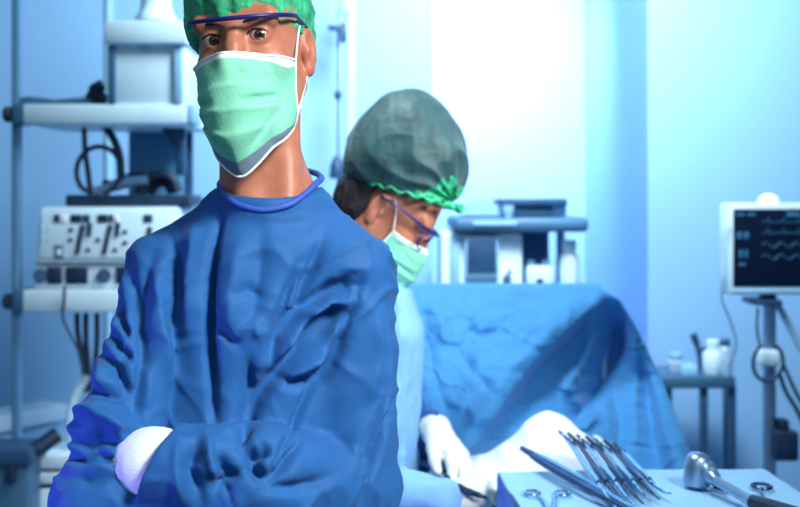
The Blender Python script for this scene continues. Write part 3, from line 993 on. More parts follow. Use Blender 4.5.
def drape():
    n1, n2 = 190, 120
    rows = np.linspace(0, 1, n2)
    cols = np.linspace(0, 1, n1)
    V = []
    py = 288 + rows * 232
    Y, A = np.meshgrid(py, cols, indexing='ij')
    xr = np.interp(Y, RY, RX)
    topdip = 0
    main = np.clip(A / 0.9, 0, 1)
    X = 385 + (xr - 385) * main
    over = np.clip((A - 0.9) / 0.1, 0, 1)
    uv = np.stack([X.ravel(), Y.ravel()], 1)
    tt = (Y - 288) / 170.0
    d = 2.80 - 0.40 * tt
    s = X - np.interp(Y, LBy, LBx)
    d = d - 0.03 * np.exp(-((s + 14) / 14.0) ** 2) * sstep((Y - 292) / 40.0)
    d = d + (0.07 * sstep(s / 15.0) + 0.19 * np.clip(s / 120.0, 0, 1.2)) * sstep((Y - 286) / 50.0) * (1 - 0.40 * sstep((Y - 375) / 75.0))
    # right hand corner panel comes forward, then turns away
    cx = np.interp(Y, [288, 300, 380, 461, 520], [606, 618, 648, 672, 690])
    s2 = X - cx
    d = d - 0.07 * sstep((s2 + 14) / 20.0) * sstep((Y - 288) / 50.0)
    d = d + 0.10 * sstep((s2 - 8) / 40.0)
    dv = np.zeros(uv.shape[0])

    def fold(line, w, a, b=0.0):
        nonlocal dv
        bd, sd, tap = fold_px(uv, line, w)
        dv -= 1.5 * (a * np.exp(-(bd / w) ** 1.5) + b * (sd / w) * np.exp(-(sd / w) ** 2)) * tap
    fold([(621, 304), (614, 355), (590, 405), (560, 440)], 9, -0.045)
    fold([(600, 300), (590, 350), (560, 400)], 8, 0.022)
    fold([(548, 352), (575, 400), (600, 430)], 9, 0.014)
    fold([(588, 408), (594, 418), (586, 428), (566, 430)], 6, 0.03, 0.01)
    fold([(640, 345), (650, 400), (655, 455)], 6, -0.02)
    fold([(628, 320), (636, 380), (636, 450)], 7, 0.02)
    fold([(610, 385), (620, 420), (618, 460)], 7, -0.016)
    fold([(451, 345), (470, 372), (498, 398)], 6, -0.012, 0.006)
    fold([(430, 300), (452, 345)], 8, 0.012)
    fold([(466, 392), (492, 372), (530, 330), (575, 300)], 10, 0.018)
    fold([(424, 310), (432, 370), (450, 420)], 6, -0.012)
    fold([(470, 330), (500, 352), (520, 350)], 6, -0.007)
    fold([(440, 395), (470, 410), (478, 425)], 6, 0.010)
    fold([(478, 300), (482, 350), (465, 395)], 9, 0.012)
    fold([(405, 330), (416, 380), (424, 430)], 8, -0.014)
    fold([(520, 300), (500, 330), (462, 352)], 6, -0.009)
    q3 = np.stack([uv[:, 0] / 60.0, uv[:, 1] / 40.0, uv[:, 0] * 0], 1)
    dv += 0.008 * vnoise(q3, 4) + 0.005 * ridged(q3 * 2.1 + 3, 6)
    q5 = q3 * 1.6 + 0.5 * np.stack([vnoise(q3 * 2, 14), vnoise(q3 * 2, 15), q3[:, 2]], 1)
    dv -= 0.009 * (1 - np.abs(vnoise(q5 + 7, 17))) ** 9 + 0.0045 * (1 - np.abs(vnoise(q5 * 2.3 + 3, 18))) ** 9
    fade = sstep((Y.ravel() - 288) / 22.0)
    d = d + dv.reshape(d.shape) * (0.25 + 0.75 * fade).reshape(d.shape)
    d = d + 0.40 * over ** 1.2
    Xw = (X - 400) / F * d
    Zw = CZ + (HY - Y) / F * d
    lim = 0.912 - 0.45 * sstep((Xw - 0.44) / 0.09)
    Zw = np.where(Zw < lim, lim + 0.003 * np.sin(X * 0.2), Zw)
    front = np.stack([Xw, d, Zw], -1)
    # rows that run over the bar to the back and hang down
    back = []
    top = front[0]
    for k, (dy, dz) in enumerate(((0.015, 0.006), (0.04, 0.009), (0.07, 0.006), (0.10, -0.004), (0.115, -0.03), (0.12, -0.10), (0.125, -0.2), (0.13, -0.3))):
        r = top.copy()
        r[:, 1] += dy
        r[:, 2] += dz
        back.append(r)
    G = np.concatenate([np.array(back[::-1]), front], 0)
    m, n = G.shape[:2]
    I = np.arange(m * n).reshape(m, n)
    Q = np.stack([I[:-1, :-1], I[1:, :-1], I[1:, 1:], I[:-1, 1:]], -1).reshape(-1, 4)
    o = mesh_np('blue_drape', G.reshape(-1, 3), Q, DRAPE)
    md = o.modifiers.new('thickness', 'SOLIDIFY')
    md.thickness = 0.002
    return tag(o, 'large blue drape tented over a frame behind the white sheet', 'drape')


drape()

# ------------------------------------------------------------------ instrument table (front right)
TZ = 0.97
TX, TY, TYAW = 0.425, 1.66, R(3.0)
t = empty('instrument_table', (TX, TY, 0), 'instrument table under a pale blue cloth at the lower right', 'table')
bm = new(); add_box(bm, (TX, TY, TZ - 0.022), (0.45, 0.58, 0.03), 0.008, Matrix.Rotation(TYAW, 3, 'Z')); obj('tabletop', bm, SATIN, t)
for sx in (-1, 1):
    for sy in (-1, 1):
        bm = new(); add_tube(bm, [(TX + sx * 0.2, TY + sy * 0.26, 0.0), (TX + sx * 0.2, TY + sy * 0.26, TZ - 0.03)], 0.014); obj('leg', bm, SATIN, t)
tc = cover('table_cloth', TX, TY, 0.238, 0.31, TZ, 0.30, TYAW, TCLOTH, r=0.012, n=170, flare=0.03, wr=0.0022, seed=7)
tag(tc, 'pale blue cloth covering the instrument table', 'cloth')


def T(px, py, h=0.0):
    z = TZ + 0.003 + h
    d = F * (CZ - z) / (py - HY)
    return P(px, py, d)


def frame(a, b, up):
    a, b = Vector(a), Vector(b)
    x = (b - a).normalized()
    z = (Vector(up) - x * Vector(up).dot(x)).normalized()
    y = z.cross(x)
    return a, x, y, z, (b - a).length


def ring_instrument(name, a, b, up, label, cat, group=None, spread=0.017, rr=0.0125, rt=0.0024, joint=0.62, m=CHROME, tipbend=0.0, sh=0.0028):
    """a: middle between the finger rings, b: tip; instrument lies in the plane across `up`"""
    a, x, y, z, L = frame(a, b, up)
    t = empty(name, a, label, cat, group)

    def W(u, v, w=0.0):
        return a + x * u + y * v + z * w
    for s in (-1, 1):
        bm = new()
        pts = [W(rr * 0.25 + math.cos(q) * rr * 1.15, s * spread + math.sin(q) * rr, 0) for q in [2 * math.pi * k / 18 for k in range(18)]]
        add_tube(bm, pts, rt, 8, closed=True)
        obj('finger_ring', bm, m, t)
        bm = new()
        J = joint * L
        add_tube(bm, spline([W(rr * 1.2, s * spread * 0.8, s * 0.001), W(rr * 3, s * spread * 0.42, s * 0.001), W(J * 0.7, s * 0.0042, s * 0.001), W(J, 0, s * 0.001)]),
                 [sh * 0.8] * 8 + [sh] * 8 + [sh * 1.15] * 9, 8)
        obj('shank', bm, m, t)
        bm = new()
        add_tube(bm, spline([W(J, 0, 0), W(J + (L - J) * 0.3, s * 0.0016, 0), W(J + (L - J) * 0.75, s * 0.0012, tipbend * 0.4), W(L, s * 0.0004, tipbend)]),
                 [sh * 1.2] * 8 + [sh * 0.9] * 8 + [sh * 0.6] * 9, 8)
        obj('jaw', bm, m, t)
    bm = new(); cyl(bm, W(joint * L, 0, -0.0045), W(joint * L, 0, 0.0045), 0.0052, 14, 0.001); obj('pivot', bm, m, t)
    if cat != 'scissors':
        bm = new(); c = W(rr * 2.6, 0, 0); rot = Matrix((x, y, z)).transposed()
        add_box(bm, c, (0.006, spread * 1.1, 0.003), 0.0008, rot); obj('ratchet', bm, m, t)
    return t


# rolled towel that lifts the clamp rings
c0, c1 = T(598, 472, 0.009), T(632, 473, 0.009)
bm = new(); cyl(bm, c0, c1, 0.010, 20, 0.004)
tag(obj('rolled_towel', bm, TCLOTH), 'small rolled blue towel propping up the row of clamps', 'towel')
ranks = ['leftmost', 'second from left', 'third from left', 'middle', 'third from right', 'second from right', 'rightmost']
for i in range(7):
    f = i / 6
    a = P(567 + 54 * f, 438 + 11 * f, 2.01 - 0.02 * f)
    b = T(617 + 49 * f, 511 - 13.0 * f, 0.006)
    ring_instrument('artery_clamp', a, b, (0.55, -0.55, 0.55), 'ring handled steel clamp, ' + ranks[i] + ' of the row of seven clamps', 'clamp',
                    'steel clamps in a row on the blue cloth', spread=0.0105, rr=0.0098, rt=0.0023, joint=0.66, m=CHROME if i % 2 == 0 else DKSTEEL, tipbend=0.01 if i == 6 else 0.003, sh=0.0030)

# long dark dressing forceps
a, b = P(521, 448, 2.03), T(634, 512, 0.01)
A_, x, y, z, L = frame(a, b, (0, -0.3, 1))
t = empty('dressing_forceps', A_, 'long dark dressing forceps pointing over the white sheet', 'forceps')
bm = new(); add_tube(bm, [A_ + x * u for u in (0, 0.004, 0.02, 0.05)], [0.003, 0.0052, 0.0056, 0.0065], 12); obj('heel', bm, DKSTEEL, t)
for s in (-1, 1):
    bm = new()
    add_tube(bm, spline([A_ + x * 0.045 + y * s * 0.002, A_ + x * 0.08 + y * s * 0.0065, A_ + x * L * 0.6 + y * s * 0.0085, A_ + x * L + y * s * 0.005]), [0.005] * 8 + [0.0058] * 8 + [0.0045] * 9, 10)
    obj('arm', bm, DKSTEEL if s < 0 else CHROME, t)

ring_instrument('scissors', T(547, 492.5, 0.004), T(566, 556, 0.004), (0, 0, 1), 'steel ring scissors at the bottom edge left of the long forceps', 'scissors', None, spread=0.024, rr=0.0125, rt=0.0026, joint=0.5)
ring_instrument('scissors', T(742, 486, 0.004), T(806, 528, 0.004), (0, 0, 1), 'dark ring scissors lying behind the mallet handle', 'scissors', None, spread=0.032, rr=0.015, rt=0.0030, joint=0.5, m=DKSTEEL)

# surgical mallet
hd = T(696, 487)
t = empty('surgical_mallet', hd, 'steel surgical mallet with a fat head right of the clamps', 'mallet')
ax = Vector((0.10, 0.05, 1)).normalized()
bm = new(); add_lathe(bm, [(0.016, 0.0), (0.0215, 0.003), (0.022, 0.010), (0.0225, 0.034), (0.0215, 0.045), (0.017, 0.053), (0.009, 0.057), (0.001, 0.058)], hd, ax, 32); obj('head', bm, SATIN, t)
h0 = hd + ax * 0.030
g0, g1 = T(752, 502, 0.014), T(800, 516, 0.014)
bm = new(); add_tube(bm, spline([h0 + Vector((0.012, -0.004, 0.002)), h0 + (g0 - h0) * 0.35, h0 + (g0 - h0) * 0.7, g0]), [0.016] * 4 + [0.0125] * 4 + [0.008] * 8 + [0.0085] * 9, 16); obj('shaft', bm, SATIN, t)
bm = new(); add_tube(bm, spline([g0, g0 + (g1 - g0) * 0.3, g1]), [0.0115] * 8 + [0.0125] * 9, 14); obj('grip', bm, DARK, t)

# ------------------------------------------------------------------ people
def rotm(yaw, pitch=0.0, roll=0.0):
    return np.array(Matrix.Rotation(yaw, 3, 'Z') @ Matrix.Rotation(pitch, 3, 'X') @ Matrix.Rotation(roll, 3, 'Y'))


class Head:
    def __init__(s, o, M, sc=1.0, ipd=0.029):
        s.o, s.M, s.sc, s.e = np.array(o, float), M, sc, ipd

    def w(s, x, y, z):
        return Vector(s.o + s.M @ (np.array((x, y, z)) * s.sc))

    def loc(s, p):
        return (p - s.o) @ s.M / s.sc

    def wn(s, V):
        return s.o + (V * s.sc) @ s.M.T

    def sdf(s, p):
        q = s.loc(p)
        d = s_ell(q, (0, 0.008, 0.035), (0.067, 0.097, 0.088))
        d = smin(d, s_ell(q, (0, -0.030, -0.040), (0.058, 0.064, 0.085)), 0.03)
        d = smin(d, s_ell(q, (0, -0.058, -0.112), (0.038, 0.040, 0.032)), 0.03)
        for sg in (-1, 1):
            d = smin(d, s_cap(q, (sg * 0.046, 0.002, -0.055), (sg * 0.024, -0.062, -0.115), 0.018, 0.016), 0.025)
            d = smin(d, s_ell(q, (sg * 0.036, -0.064, -0.030), (0.018, 0.016, 0.013)), 0.025)       # cheek bone
        d = smin(d, s_cap(q, (-0.042, -0.078, 0.022), (0.042, -0.078, 0.022), 0.013), 0.016)          # brow
        for sg in (-1, 1):
            d = smax(d, -s_ell(q, (sg * s.e * 1.03, -0.103, -0.001), (0.021, 0.018, 0.013)), 0.012)  # socket
        d = smin(d, s_chain(q, [(0, -0.088, 0.012), (0, -0.099, -0.014), (0, -0.108, -0.038)], [0.008, 0.0095, 0.011], 0.008), 0.012)
        for sg in (-1, 1):
            d = smin(d, s_ell(q, (sg * 0.013, -0.104, -0.046), (0.010, 0.012, 0.009)), 0.008)
            # eyelids: ball with an almond opening
            lid = s_ell(q, (sg * s.e, -0.0775, 0.0), (0.0150, 0.0140, 0.0138))
            ya = (q[:, 0] - sg * s.e)
            opn = s_ell(q, (sg * s.e, -0.094, -0.0005), (0.0140, 0.013, 0.0076))
            d = smin(d, lid, 0.006)
            d = smax(d, -opn, 0.0025)
            # ears
            c = np.array((sg * 0.0695, 0.012, -0.010))
            qq = (q - c)
            a = -sg * 0.26
            u = qq[:, 0] * math.cos(a) + qq[:, 1] * math.sin(a) * 1.0
            v = -qq[:, 0] * math.sin(a) + qq[:, 1] * math.cos(a)
            e = np.stack([u, v, qq[:, 2]], 1)
            ear = s_ell(e, (0, 0, 0), (0.0080, 0.0165, 0.030))
            ear = smax(ear, -s_ell(e, (sg * 0.010, -0.002, 0.004), (0.0085, 0.011, 0.021)), 0.004)
            ear = smin(ear, s_ell(e, (sg * 0.002, -0.010, -0.004), (0.006, 0.005, 0.008)), 0.004)
            ear = smin(ear, s_ell(e, (0, -0.004, -0.028), (0.006, 0.009, 0.009)), 0.006)
            d = smin(d, ear, 0.006)
        # lips under the mask
        d = smin(d, s_cap(q, (-0.018, -0.092, -0.078), (0.018, -0.092, -0.078), 0.007), 0.006)
        return d * s.sc


def eyes(h, parent, look):
    for sg in (-1, 1):
        c = np.array(h.w(sg * h.e, -0.0775, 0.0))
        r = 0.0128 * h.sc
        bm = new()
        bmesh.ops.create_uvsphere(bm, u_segments=40, v_segments=28, radius=r)
        g = (Vector(look) - Vector(c)).normalized()
        rot = basis(g)
        bmesh.ops.transform(bm, matrix=Matrix.Translation(Vector(c)) @ rot.to_4x4(), verts=bm.verts)
        for f in bm.faces:
            a = math.degrees(((f.calc_center_median() - Vector(c)).normalized()).angle(g))
            f.material_index = 2 if a < 11 else (1 if a < 29 else 0)
        obj('eye', bm, [EYEW, IRIS, PUPIL], parent)
        bm = new()
        pts = [h.w(sg * x, y, z) for x, y, z in ((0.012, -0.092, 0.0150), (0.024, -0.093, 0.0185), (0.037, -0.087, 0.0185), (0.049, -0.074, 0.012))]
        add_tube(bm, spline(pts), [0.0018] * 8 + [0.0022] * 8 + [0.0014] * 9, 8)
        obj('eyebrow', bm, HAIR, parent)
        bm = new()
        pts = []
        for k in range(9):
            a = math.pi * (0.06 + 0.88 * k / 8)
            pts.append(h.w(sg * h.e + 0.0135 * math.cos(a), -0.0905 + 0.004 * math.cos(a) ** 2 + (0.003 if sg * math.cos(a) > 0 else 0) * abs(math.cos(a)), -0.0005 + 0.0071 * math.sin(a)))
        add_tube(bm, pts, 0.0010, 6)
        obj('lash_line', bm, HAIR, parent)


def face_mask(h, parent, f0, half, zs, name='face_mask', drop=0.0, shift=0.0):
    """f0: forward reach of the middle, half: half width, per row zs (local, top to bottom)"""
    n, m = 56, 61
    v = np.linspace(0, 1, n)
    u = np.linspace(-1, 1, m)
    vk = np.linspace(0, 1, len(zs))
    Z0 = np.interp(v, vk, zs)
    FF = np.interp(v, vk, f0)
    HH = np.interp(v, vk, half)
    for _ in range(3):                                  # soften the knots
        FF[1:-1] = (FF[:-2] + 2 * FF[1:-1] + FF[2:]) / 4
        HH[1:-1] = (HH[:-2] + 2 * HH[1:-1] + HH[2:]) / 4
    U, V_ = np.meshgrid(u, v)
    x = HH[:, None] * np.sin(U * math.pi / 2 * 0.98)
    edge = 0.042 - 0.006 * V_
    f = edge + (FF[:, None] - edge) * np.cos(U * math.pi / 2) ** (0.85)
    z = Z0[:, None] + 0.004 * np.cos(U * math.pi) * (1 - V_) - 0.0 * U
    # nose ridge near the top
    f = f + 0.010 * np.exp(-(U / 0.16) ** 2) * np.exp(-((V_ - 0.10) / 0.16) ** 2)
    # lower edge rises towards the sides
    z = z + drop * (np.abs(U) ** 1.25) * np.clip((V_ - 0.35) / 0.65, 0, 1) ** 1.3
    # pleats and creases
    pl = np.zeros_like(x)
    for vc, amp in ((0.34, 0.0060), (0.52, 0.0085), (0.70, 0.007)):
        s = (V_ - vc - 0.04 * np.abs(U)) / 0.035
        pl += amp * np.where(s > 0, np.exp(-s * 0.5), np.exp(s * 3)) * (0.35 + 0.65 * np.abs(U) ** 0.8)
    for (u0, v0, u1, v1, a_, w_) in ((-0.85, 0.44, -0.30, 0.46, -0.009, 0.022), (0.22, 0.47, 0.75, 0.43, -0.009, 0.022), (0.9, 0.58, 0.25, 0.84, -0.010, 0.032), (-0.9, 0.58, -0.25, 0.84, -0.010, 0.032),
                                 (-0.8, 0.2, -0.35, 0.34, -0.003, 0.03), (0.35, 0.34, 0.8, 0.22, -0.003, 0.03)):
        uvp = np.stack([U.ravel() * 0.5, V_.ravel()], 1)
        bd, sd, tap = fold_px(uvp, [(u0 * 0.5, v0), (u1 * 0.5, v1)], w_)
        pl += (1.2 * a_ * np.exp(-(bd / w_) ** 1.5) * tap).reshape(pl.shape)
    q3 = np.stack([U.ravel() * 3, V_.ravel() * 5, U.ravel() * 0], 1)
    pl += (0.0016 * vnoise(q3, 8)).reshape(pl.shape)
    f = f + pl * np.clip((1 - np.abs(U)) * 6, 0, 1)
    L = np.stack([x + shift, -f, z], -1).reshape(-1, 3)
    W = h.wn(L)
    for _ in range(5):
        dd_ = h.sdf(W)
        W = W + grad(h.sdf, W) * np.maximum(0.0035 - dd_, 0)[:, None]
    G_ = W.reshape(n, m, 3)
    for _ in range(14):                                   # ease the side edges
        for c_ in (0, 1, 2, 3, m - 4, m - 3, m - 2, m - 1):
            G_[1:-1, c_] = (G_[:-2, c_] + 2 * G_[1:-1, c_] + G_[2:, c_]) / 4
    for _ in range(10):
        G_[-1, 1:-1] = (G_[-1, :-2] + 2 * G_[-1, 1:-1] + G_[-1, 2:]) / 4
        G_[-2, 1:-1] = (G_[-2, :-2] + 2 * G_[-2, 1:-1] + G_[-2, 2:]) / 4
    W = G_.reshape(-1, 3)
    I = np.arange(n * m).reshape(n, m)
    Q = np.stack([I[:-1, :-1], I[1:, :-1], I[1:, 1:], I[:-1, 1:]], -1).reshape(-1, 4)
    me = bpy.data.meshes.new(name)
    me.from_pydata(W.tolist(), [], Q.tolist())
    me.shade_smooth()
    o = link(name, me, [MASK, MWHITE, MDARK], parent)
    for p_ in me.polygons:
        k = p_.index
        r_, c_ = divmod(k, m - 1)
        if r_ < 4:
            p_.material_index = 1
        elif r_ > n - 8:
            p_.material_index = 2
    md = o.modifiers.new('thickness', 'SOLIDIFY')
    md.thickness = 0.0018
    G = W.reshape(n, m, 3)
    rim = [Vector(G[0, j]) for j in range(m)] + [Vector(G[i, m - 1]) for i in range(1, n)] + [Vector(G[n - 1, j]) for j in range(m - 2, -1, -1)] + [Vector(G[i, 0]) for i in range(n - 2, 0, -1)]
    bm = new(); add_tube(bm, rim, 0.0017, 7, closed=True); obj('mask_binding', bm, MWHITE, o)
    return o, G


def loop(G, parent, h, side, ear_top, ear_back, ear_low):
    j = -1 if side > 0 else 0
    a = Vector(G[1, j]); b = Vector(G[-14, j])
    bm = new(); add_tube(bm, spline([a, h.w(*ear_top), h.w(*ear_back), h.w(*ear_low), b], 10), 0.0014, 7)
    obj('ear_loop', bm, LOOP, parent)


def hand(wrist, f, n, th, L=0.18, curls=(30, 30, 30, 30), spread=6, thumb=(40, 25), r0=1.0, tcurl=25):
    """wrist point, f: finger direction, n: back of hand normal, th: +1/-1 thumb side = th * (n x f). returns sdf"""
    f = Vector(f).normalized()
    n = Vector(n)
    n = (n - f * n.dot(f)).normalized()
    s = n.cross(f) * th
    W = Vector(wrist)
    k = L / 0.18
    chains = []
    knuck = [W + f * (0.088 * k) + s * (0.026 * k), W + f * (0.092 * k) + s * (0.009 * k) + n * 0.002, W + f * (0.088 * k) - s * (0.009 * k) + n * 0.001, W + f * (0.080 * k) - s * (0.026 * k) - n * 0.002]
    lens = [0.070, 0.078, 0.073, 0.057]
    for i in range(4):
        a0 = R((1.5 - i) * spread)
        d0 = (f * math.cos(a0) + s * math.sin(a0)).normalized()
        p = knuck[i]
        pts = [p]
        ang = 0
        for part, fr in zip((0.45, 0.30, 0.25), (1.0, 1.15, 0.8)):
            ang += R(curls[i]) * fr
            d = d0 * math.cos(ang) - n * math.sin(ang)
            p = p + d * lens[i] * k * part
            pts.append(p)
        chains.append((pts, [0.0102 * k * r0, 0.0092 * k * r0, 0.0083 * k * r0, 0.0072 * k * r0]))
    tb = W + f * 0.025 * k + s * 0.024 * k - n * 0.004
    a0 = R(thumb[0])
    d1 = (f * math.cos(a0) + s * math.sin(a0) - n * math.sin(R(thumb[1]))).normalized()
    d2 = (d1 + f * 0.35 - n * math.sin(R(tcurl))).normalized()
    d3 = (d2 + f * 0.3 - n * math.sin(R(tcurl)) * 0.8 - s * 0.2).normalized()
    tp = [tb, tb + d1 * 0.040 * k, tb + d1 * 0.040 * k + d2 * 0.030 * k, tb + d1 * 0.040 * k + d2 * 0.030 * k + d3 * 0.024 * k]
    chains.append((tp, [0.0150 * k * r0, 0.0120 * k * r0, 0.0102 * k * r0, 0.0082 * k * r0]))

    def sdf(p, off=0.0):
        d = None
        for kn, q in zip(knuck, (0.016, 0.002, -0.010, -0.020)):
            c = s_cap(p, W + s * q * k, kn, 0.0165 * k, 0.0125 * k)
            d = c if d is None else smin(d, c, 0.016)
        for i, (pts, rs) in enumerate(chains):
            c = s_chain(p, [np.array(x) for x in pts], rs, 0.004)
            d = smin(d, c, 0.0035 if i < 4 else 0.012)
        return d - off
    sdf.pts = [np.array(x) for c in chains for x in c[0]] + [np.array(W)]
    sdf.chains = chains
    return sdf


def join_np(parts):
    Vs, Qs, o = [], [], 0
    for v, q in parts:
        Vs.append(v)
        Qs.append(q + o)
        o += len(v)
    return np.concatenate(Vs), np.concatenate(Qs)


def bbox(pts, pad):
    a = np.array([np.array(p) for p in pts])
    return a.min(0) - pad, a.max(0) + pad

# ================================================================== front surgeon
D1 = 1.45


def PP(px, py, dd=0.0):
    return PN(px, py, D1 + dd)


M1 = rotm(R(-8), R(0), R(-6))
H1 = Head((-0.191, 1.45, 1.650), M1, 1.0, 0.0290)
surgeon = empty('person', (-0.20, 1.47, 0), 'surgeon in dark blue gown, green cap and mask standing with folded arms', 'person')

neck1a, neck1b = H1.w(0, 0.022, -0.07), PP(270, 215, 0.035)


def head1(p):
    d = H1.sdf(p)
    d = smin(d, s_cap(p, H1.w(-0.014, 0.018, -0.085), neck1b, 0.045, 0.068), 0.025)
    # neck muscles
    for sg in (-1, 1):
        d = smin(d, s_cap(p, H1.w(sg * 0.042 - 0.008, 0.03, -0.06), PP(268 + sg * 20, 207, -0.028), 0.014, 0.012), 0.02)
    d = smin(d, s_cap(p, PP(270, 225, 0.035), PP(265, 250, 0.05), 0.066, 0.085), 0.03)
    return d


SH_R, EL_R, WR_R = PP(345, 276, 0.0), PP(350, 486, -0.03), PP(150, 468, -0.165)      # viewer's right arm
SH_L, EL_L, WR_L = PP(168, 279, 0.0), PP(95, 500, -0.150), PP(285, 540, -0.135)
hand1 = hand(PP(143, 466, -0.105), PP(100, 455, 0.04) - PP(143, 466, -0.105), (-0.85, -0.45, 0.2), -1, L=0.150, curls=(14, 16, 18, 22))
hand2 = hand(PP(300, 537, -0.125), (0.9, 0.42, 0.05), (0, -0.9, 0.3), 1, L=0.165, curls=(14, 16, 18, 22))


def lower1(p):
    zs = [0.86, 0.98, 1.10, 1.30, 1.40, 1.45]
    d = s_loft(p, zs, [-0.205] * 4 + [-0.20, -0.18], [1.46] * 6, [0.11, 0.11, 0.10, 0.095, 0.07, 0.045], [0.09, 0.09, 0.08, 0.075, 0.06, 0.04], R(-12))
    for a, b, c in ((SH_R, EL_R, WR_R), (SH_L, EL_L, WR_L)):
        d = smin(d, s_chain(p, [a, b, c], [0.034, 0.024, 0.020]), 0.02)
    for sg in (-1, 1):
        d = smin(d, s_chain(p, [(-0.205 + sg * 0.075, 1.46, 0.92), (-0.205 + sg * 0.085, 1.455, 0.50), (-0.205 + sg * 0.09, 1.47, 0.09)], [0.085, 0.058, 0.042]), 0.02)
    d = smin(d, hand1(p, -0.003), 0.01)
    d = smin(d, hand2(p, -0.003), 0.01)
    return d


lo, hi = bbox([H1.o], 0.0)
vh, qh = snet(head1, H1.o - np.array((0.13, 0.15, 0.24)), H1.o + np.array((0.13, 0.16, 0.135)), 0.0017)
vb, qb = snet(lower1, (-0.52, 1.15, 0.03), (0.13, 1.66, 1.46), 0.007)
V, Q = join_np([(vh, qh), (vb, qb)])
body = mesh_np('body', V, Q, SKIN, surgeon)
eyes(H1, surgeon, (0.02, -0.2, 1.53))
bm = new()
for sg in (-1, 1):
    pass
bm.free()
for sg in (-1, 1):
    bm = new()
    c = Vector((-0.205 + sg * 0.09, 1.43, 0.0))
    add_lathe(bm, [(0.03, 0.0), (0.046, 0.004), (0.05, 0.03), (0.046, 0.06), (0.035, 0.085)], c, (0, 0, 1), 24)
    for v in bm.verts:
        v.co.y = c.y + (v.co.y - c.y) * (2.6 if v.co.y < c.y else 1.6)
        if v.co.y < c.y - 0.05:
            v.co.z *= 0.75
    obj('shoe', bm, SHOE, surgeon)

# gown
FOLDS1 = [
    # (line, width px, valley/ridge height, sided step)
    ([(219, 218), (212, 245), (208, 280), (207, 340), (212, 420)], 5, -0.013, 0.007),
    ([(198, 215), (192, 270), (188, 330)], 9, 0.005, 0),
    ([(172, 232), (176, 290), (170, 350)], 8, -0.006, 0.004),
    ([(150, 255), (140, 300), (146, 360)], 7, -0.006, 0.003),
    ([(160, 262), (158, 320), (168, 380)], 7, 0.006, 0),
    ([(126, 262), (133, 310), (141, 360), (136, 402), (146, 420)], 6, -0.008, 0.005),
    ([(352, 274), (325, 288), (300, 312), (276, 336)], 6, -0.010, 0.008),
    ([(362, 286), (325, 292), (296, 312), (282, 335)], 5, -0.010, -0.004),
    ([(358, 300), (330, 304), (300, 318)], 5, 0.008, 0),
    ([(318, 245), (305, 280), (295, 310), (270, 345)], 6, -0.009, 0.006),
    ([(300, 262), (284, 300), (275, 330), (268, 370)], 6, -0.010, 0.006),
    ([(340, 300), (300, 345), (270, 375), (254, 395), (243, 425)], 9, -0.018, 0.010),
    ([(305, 330), (280, 362), (262, 385)], 7, 0.010, 0),
    ([(345, 340), (320, 376), (290, 380), (262, 372)], 6, -0.008, 0.006),
    ([(330, 352), (300, 370), (270, 392)], 7, 0.008, 0),
    ([(247, 360), (246, 400), (240, 445)], 6, -0.012, 0.004),
    ([(361, 278), (352, 307), (332, 350), (310, 388), (290, 430), (268, 478)], 4, -0.007, 0.005),
    ([(240, 345), (225, 330), (216, 322)], 5, -0.005, 0.003),
    ([(240, 240), (232, 300), (234, 350)], 12, 0.006, 0),
    ([(262, 232), (258, 280), (250, 330)], 10, -0.004, 0),
    ([(238, 332), (256, 322), (262, 340)], 5, 0.004, 0.002),
    ([(232, 300), (248, 290), (258, 298)], 5, -0.004, 0.002),
    # elbow knot of the viewer's right arm
    ([(243, 450), (258, 455), (268, 452), (262, 442)], 5, -0.012, 0.006),
    ([(250, 452), (252, 468), (264, 484)], 6, -0.014, 0.005),
    ([(268, 484), (285, 470), (300, 440)], 5, -0.010, 0.004),
    ([(238, 470), (222, 482), (232, 500)], 6, -0.011, 0.005),
    ([(212, 452), (222, 470), (214, 495)], 6, -0.009, 0.005),
    ([(196, 440), (188, 468), (198, 500)], 6, -0.008, 0.004),
    ([(205, 436), (215, 470), (240, 505)], 6, 0.008, 0.0),
    ([(178, 440), (176, 470), (182, 500)], 5, 0.005, 0.0),
    ([(262, 492), (300, 490), (330, 478)], 7, -0.006, 0.003),
    ([(385, 330), (384, 390), (372, 440), (357, 500)], 3, 0.005, 0.003),
    ([(395, 385), (384, 420), (366, 470), (358, 505)], 4, -0.007, 0.003),
    ([(372, 300), (378, 350), (370, 400)], 8, 0.004, 0),
    # left sleeve
    ([(104, 330), (120, 352), (134, 362)], 6, -0.008, 0.005),
    ([(98, 350), (115, 372), (130, 402), (136, 420)], 6, -0.010, 0.006),
    ([(86, 385), (104, 398), (124, 398), (138, 392)], 6, -0.010, 0.006),
    ([(76, 412), (98, 414), (116, 426), (126, 452)], 7, 0.010, 0),
    ([(70, 440), (84, 446), (100, 440), (118, 444), (134, 470)], 6, -0.014, 0.008),
    ([(62, 455), (80, 462), (96, 454), (112, 462)], 5, -0.012, 0.007),
    ([(64, 478), (90, 482), (110, 478), (128, 494)], 7, -0.008, 0.005),
    ([(112, 292), (118, 320), (130, 342)], 5, -0.008, 0.004),
    ([(112, 360), (104, 385), (96, 400)], 6, 0.008, 0),
    ([(80, 422), (72, 440), (66, 452)], 5, 0.006, 0),
]


FK = 2.2


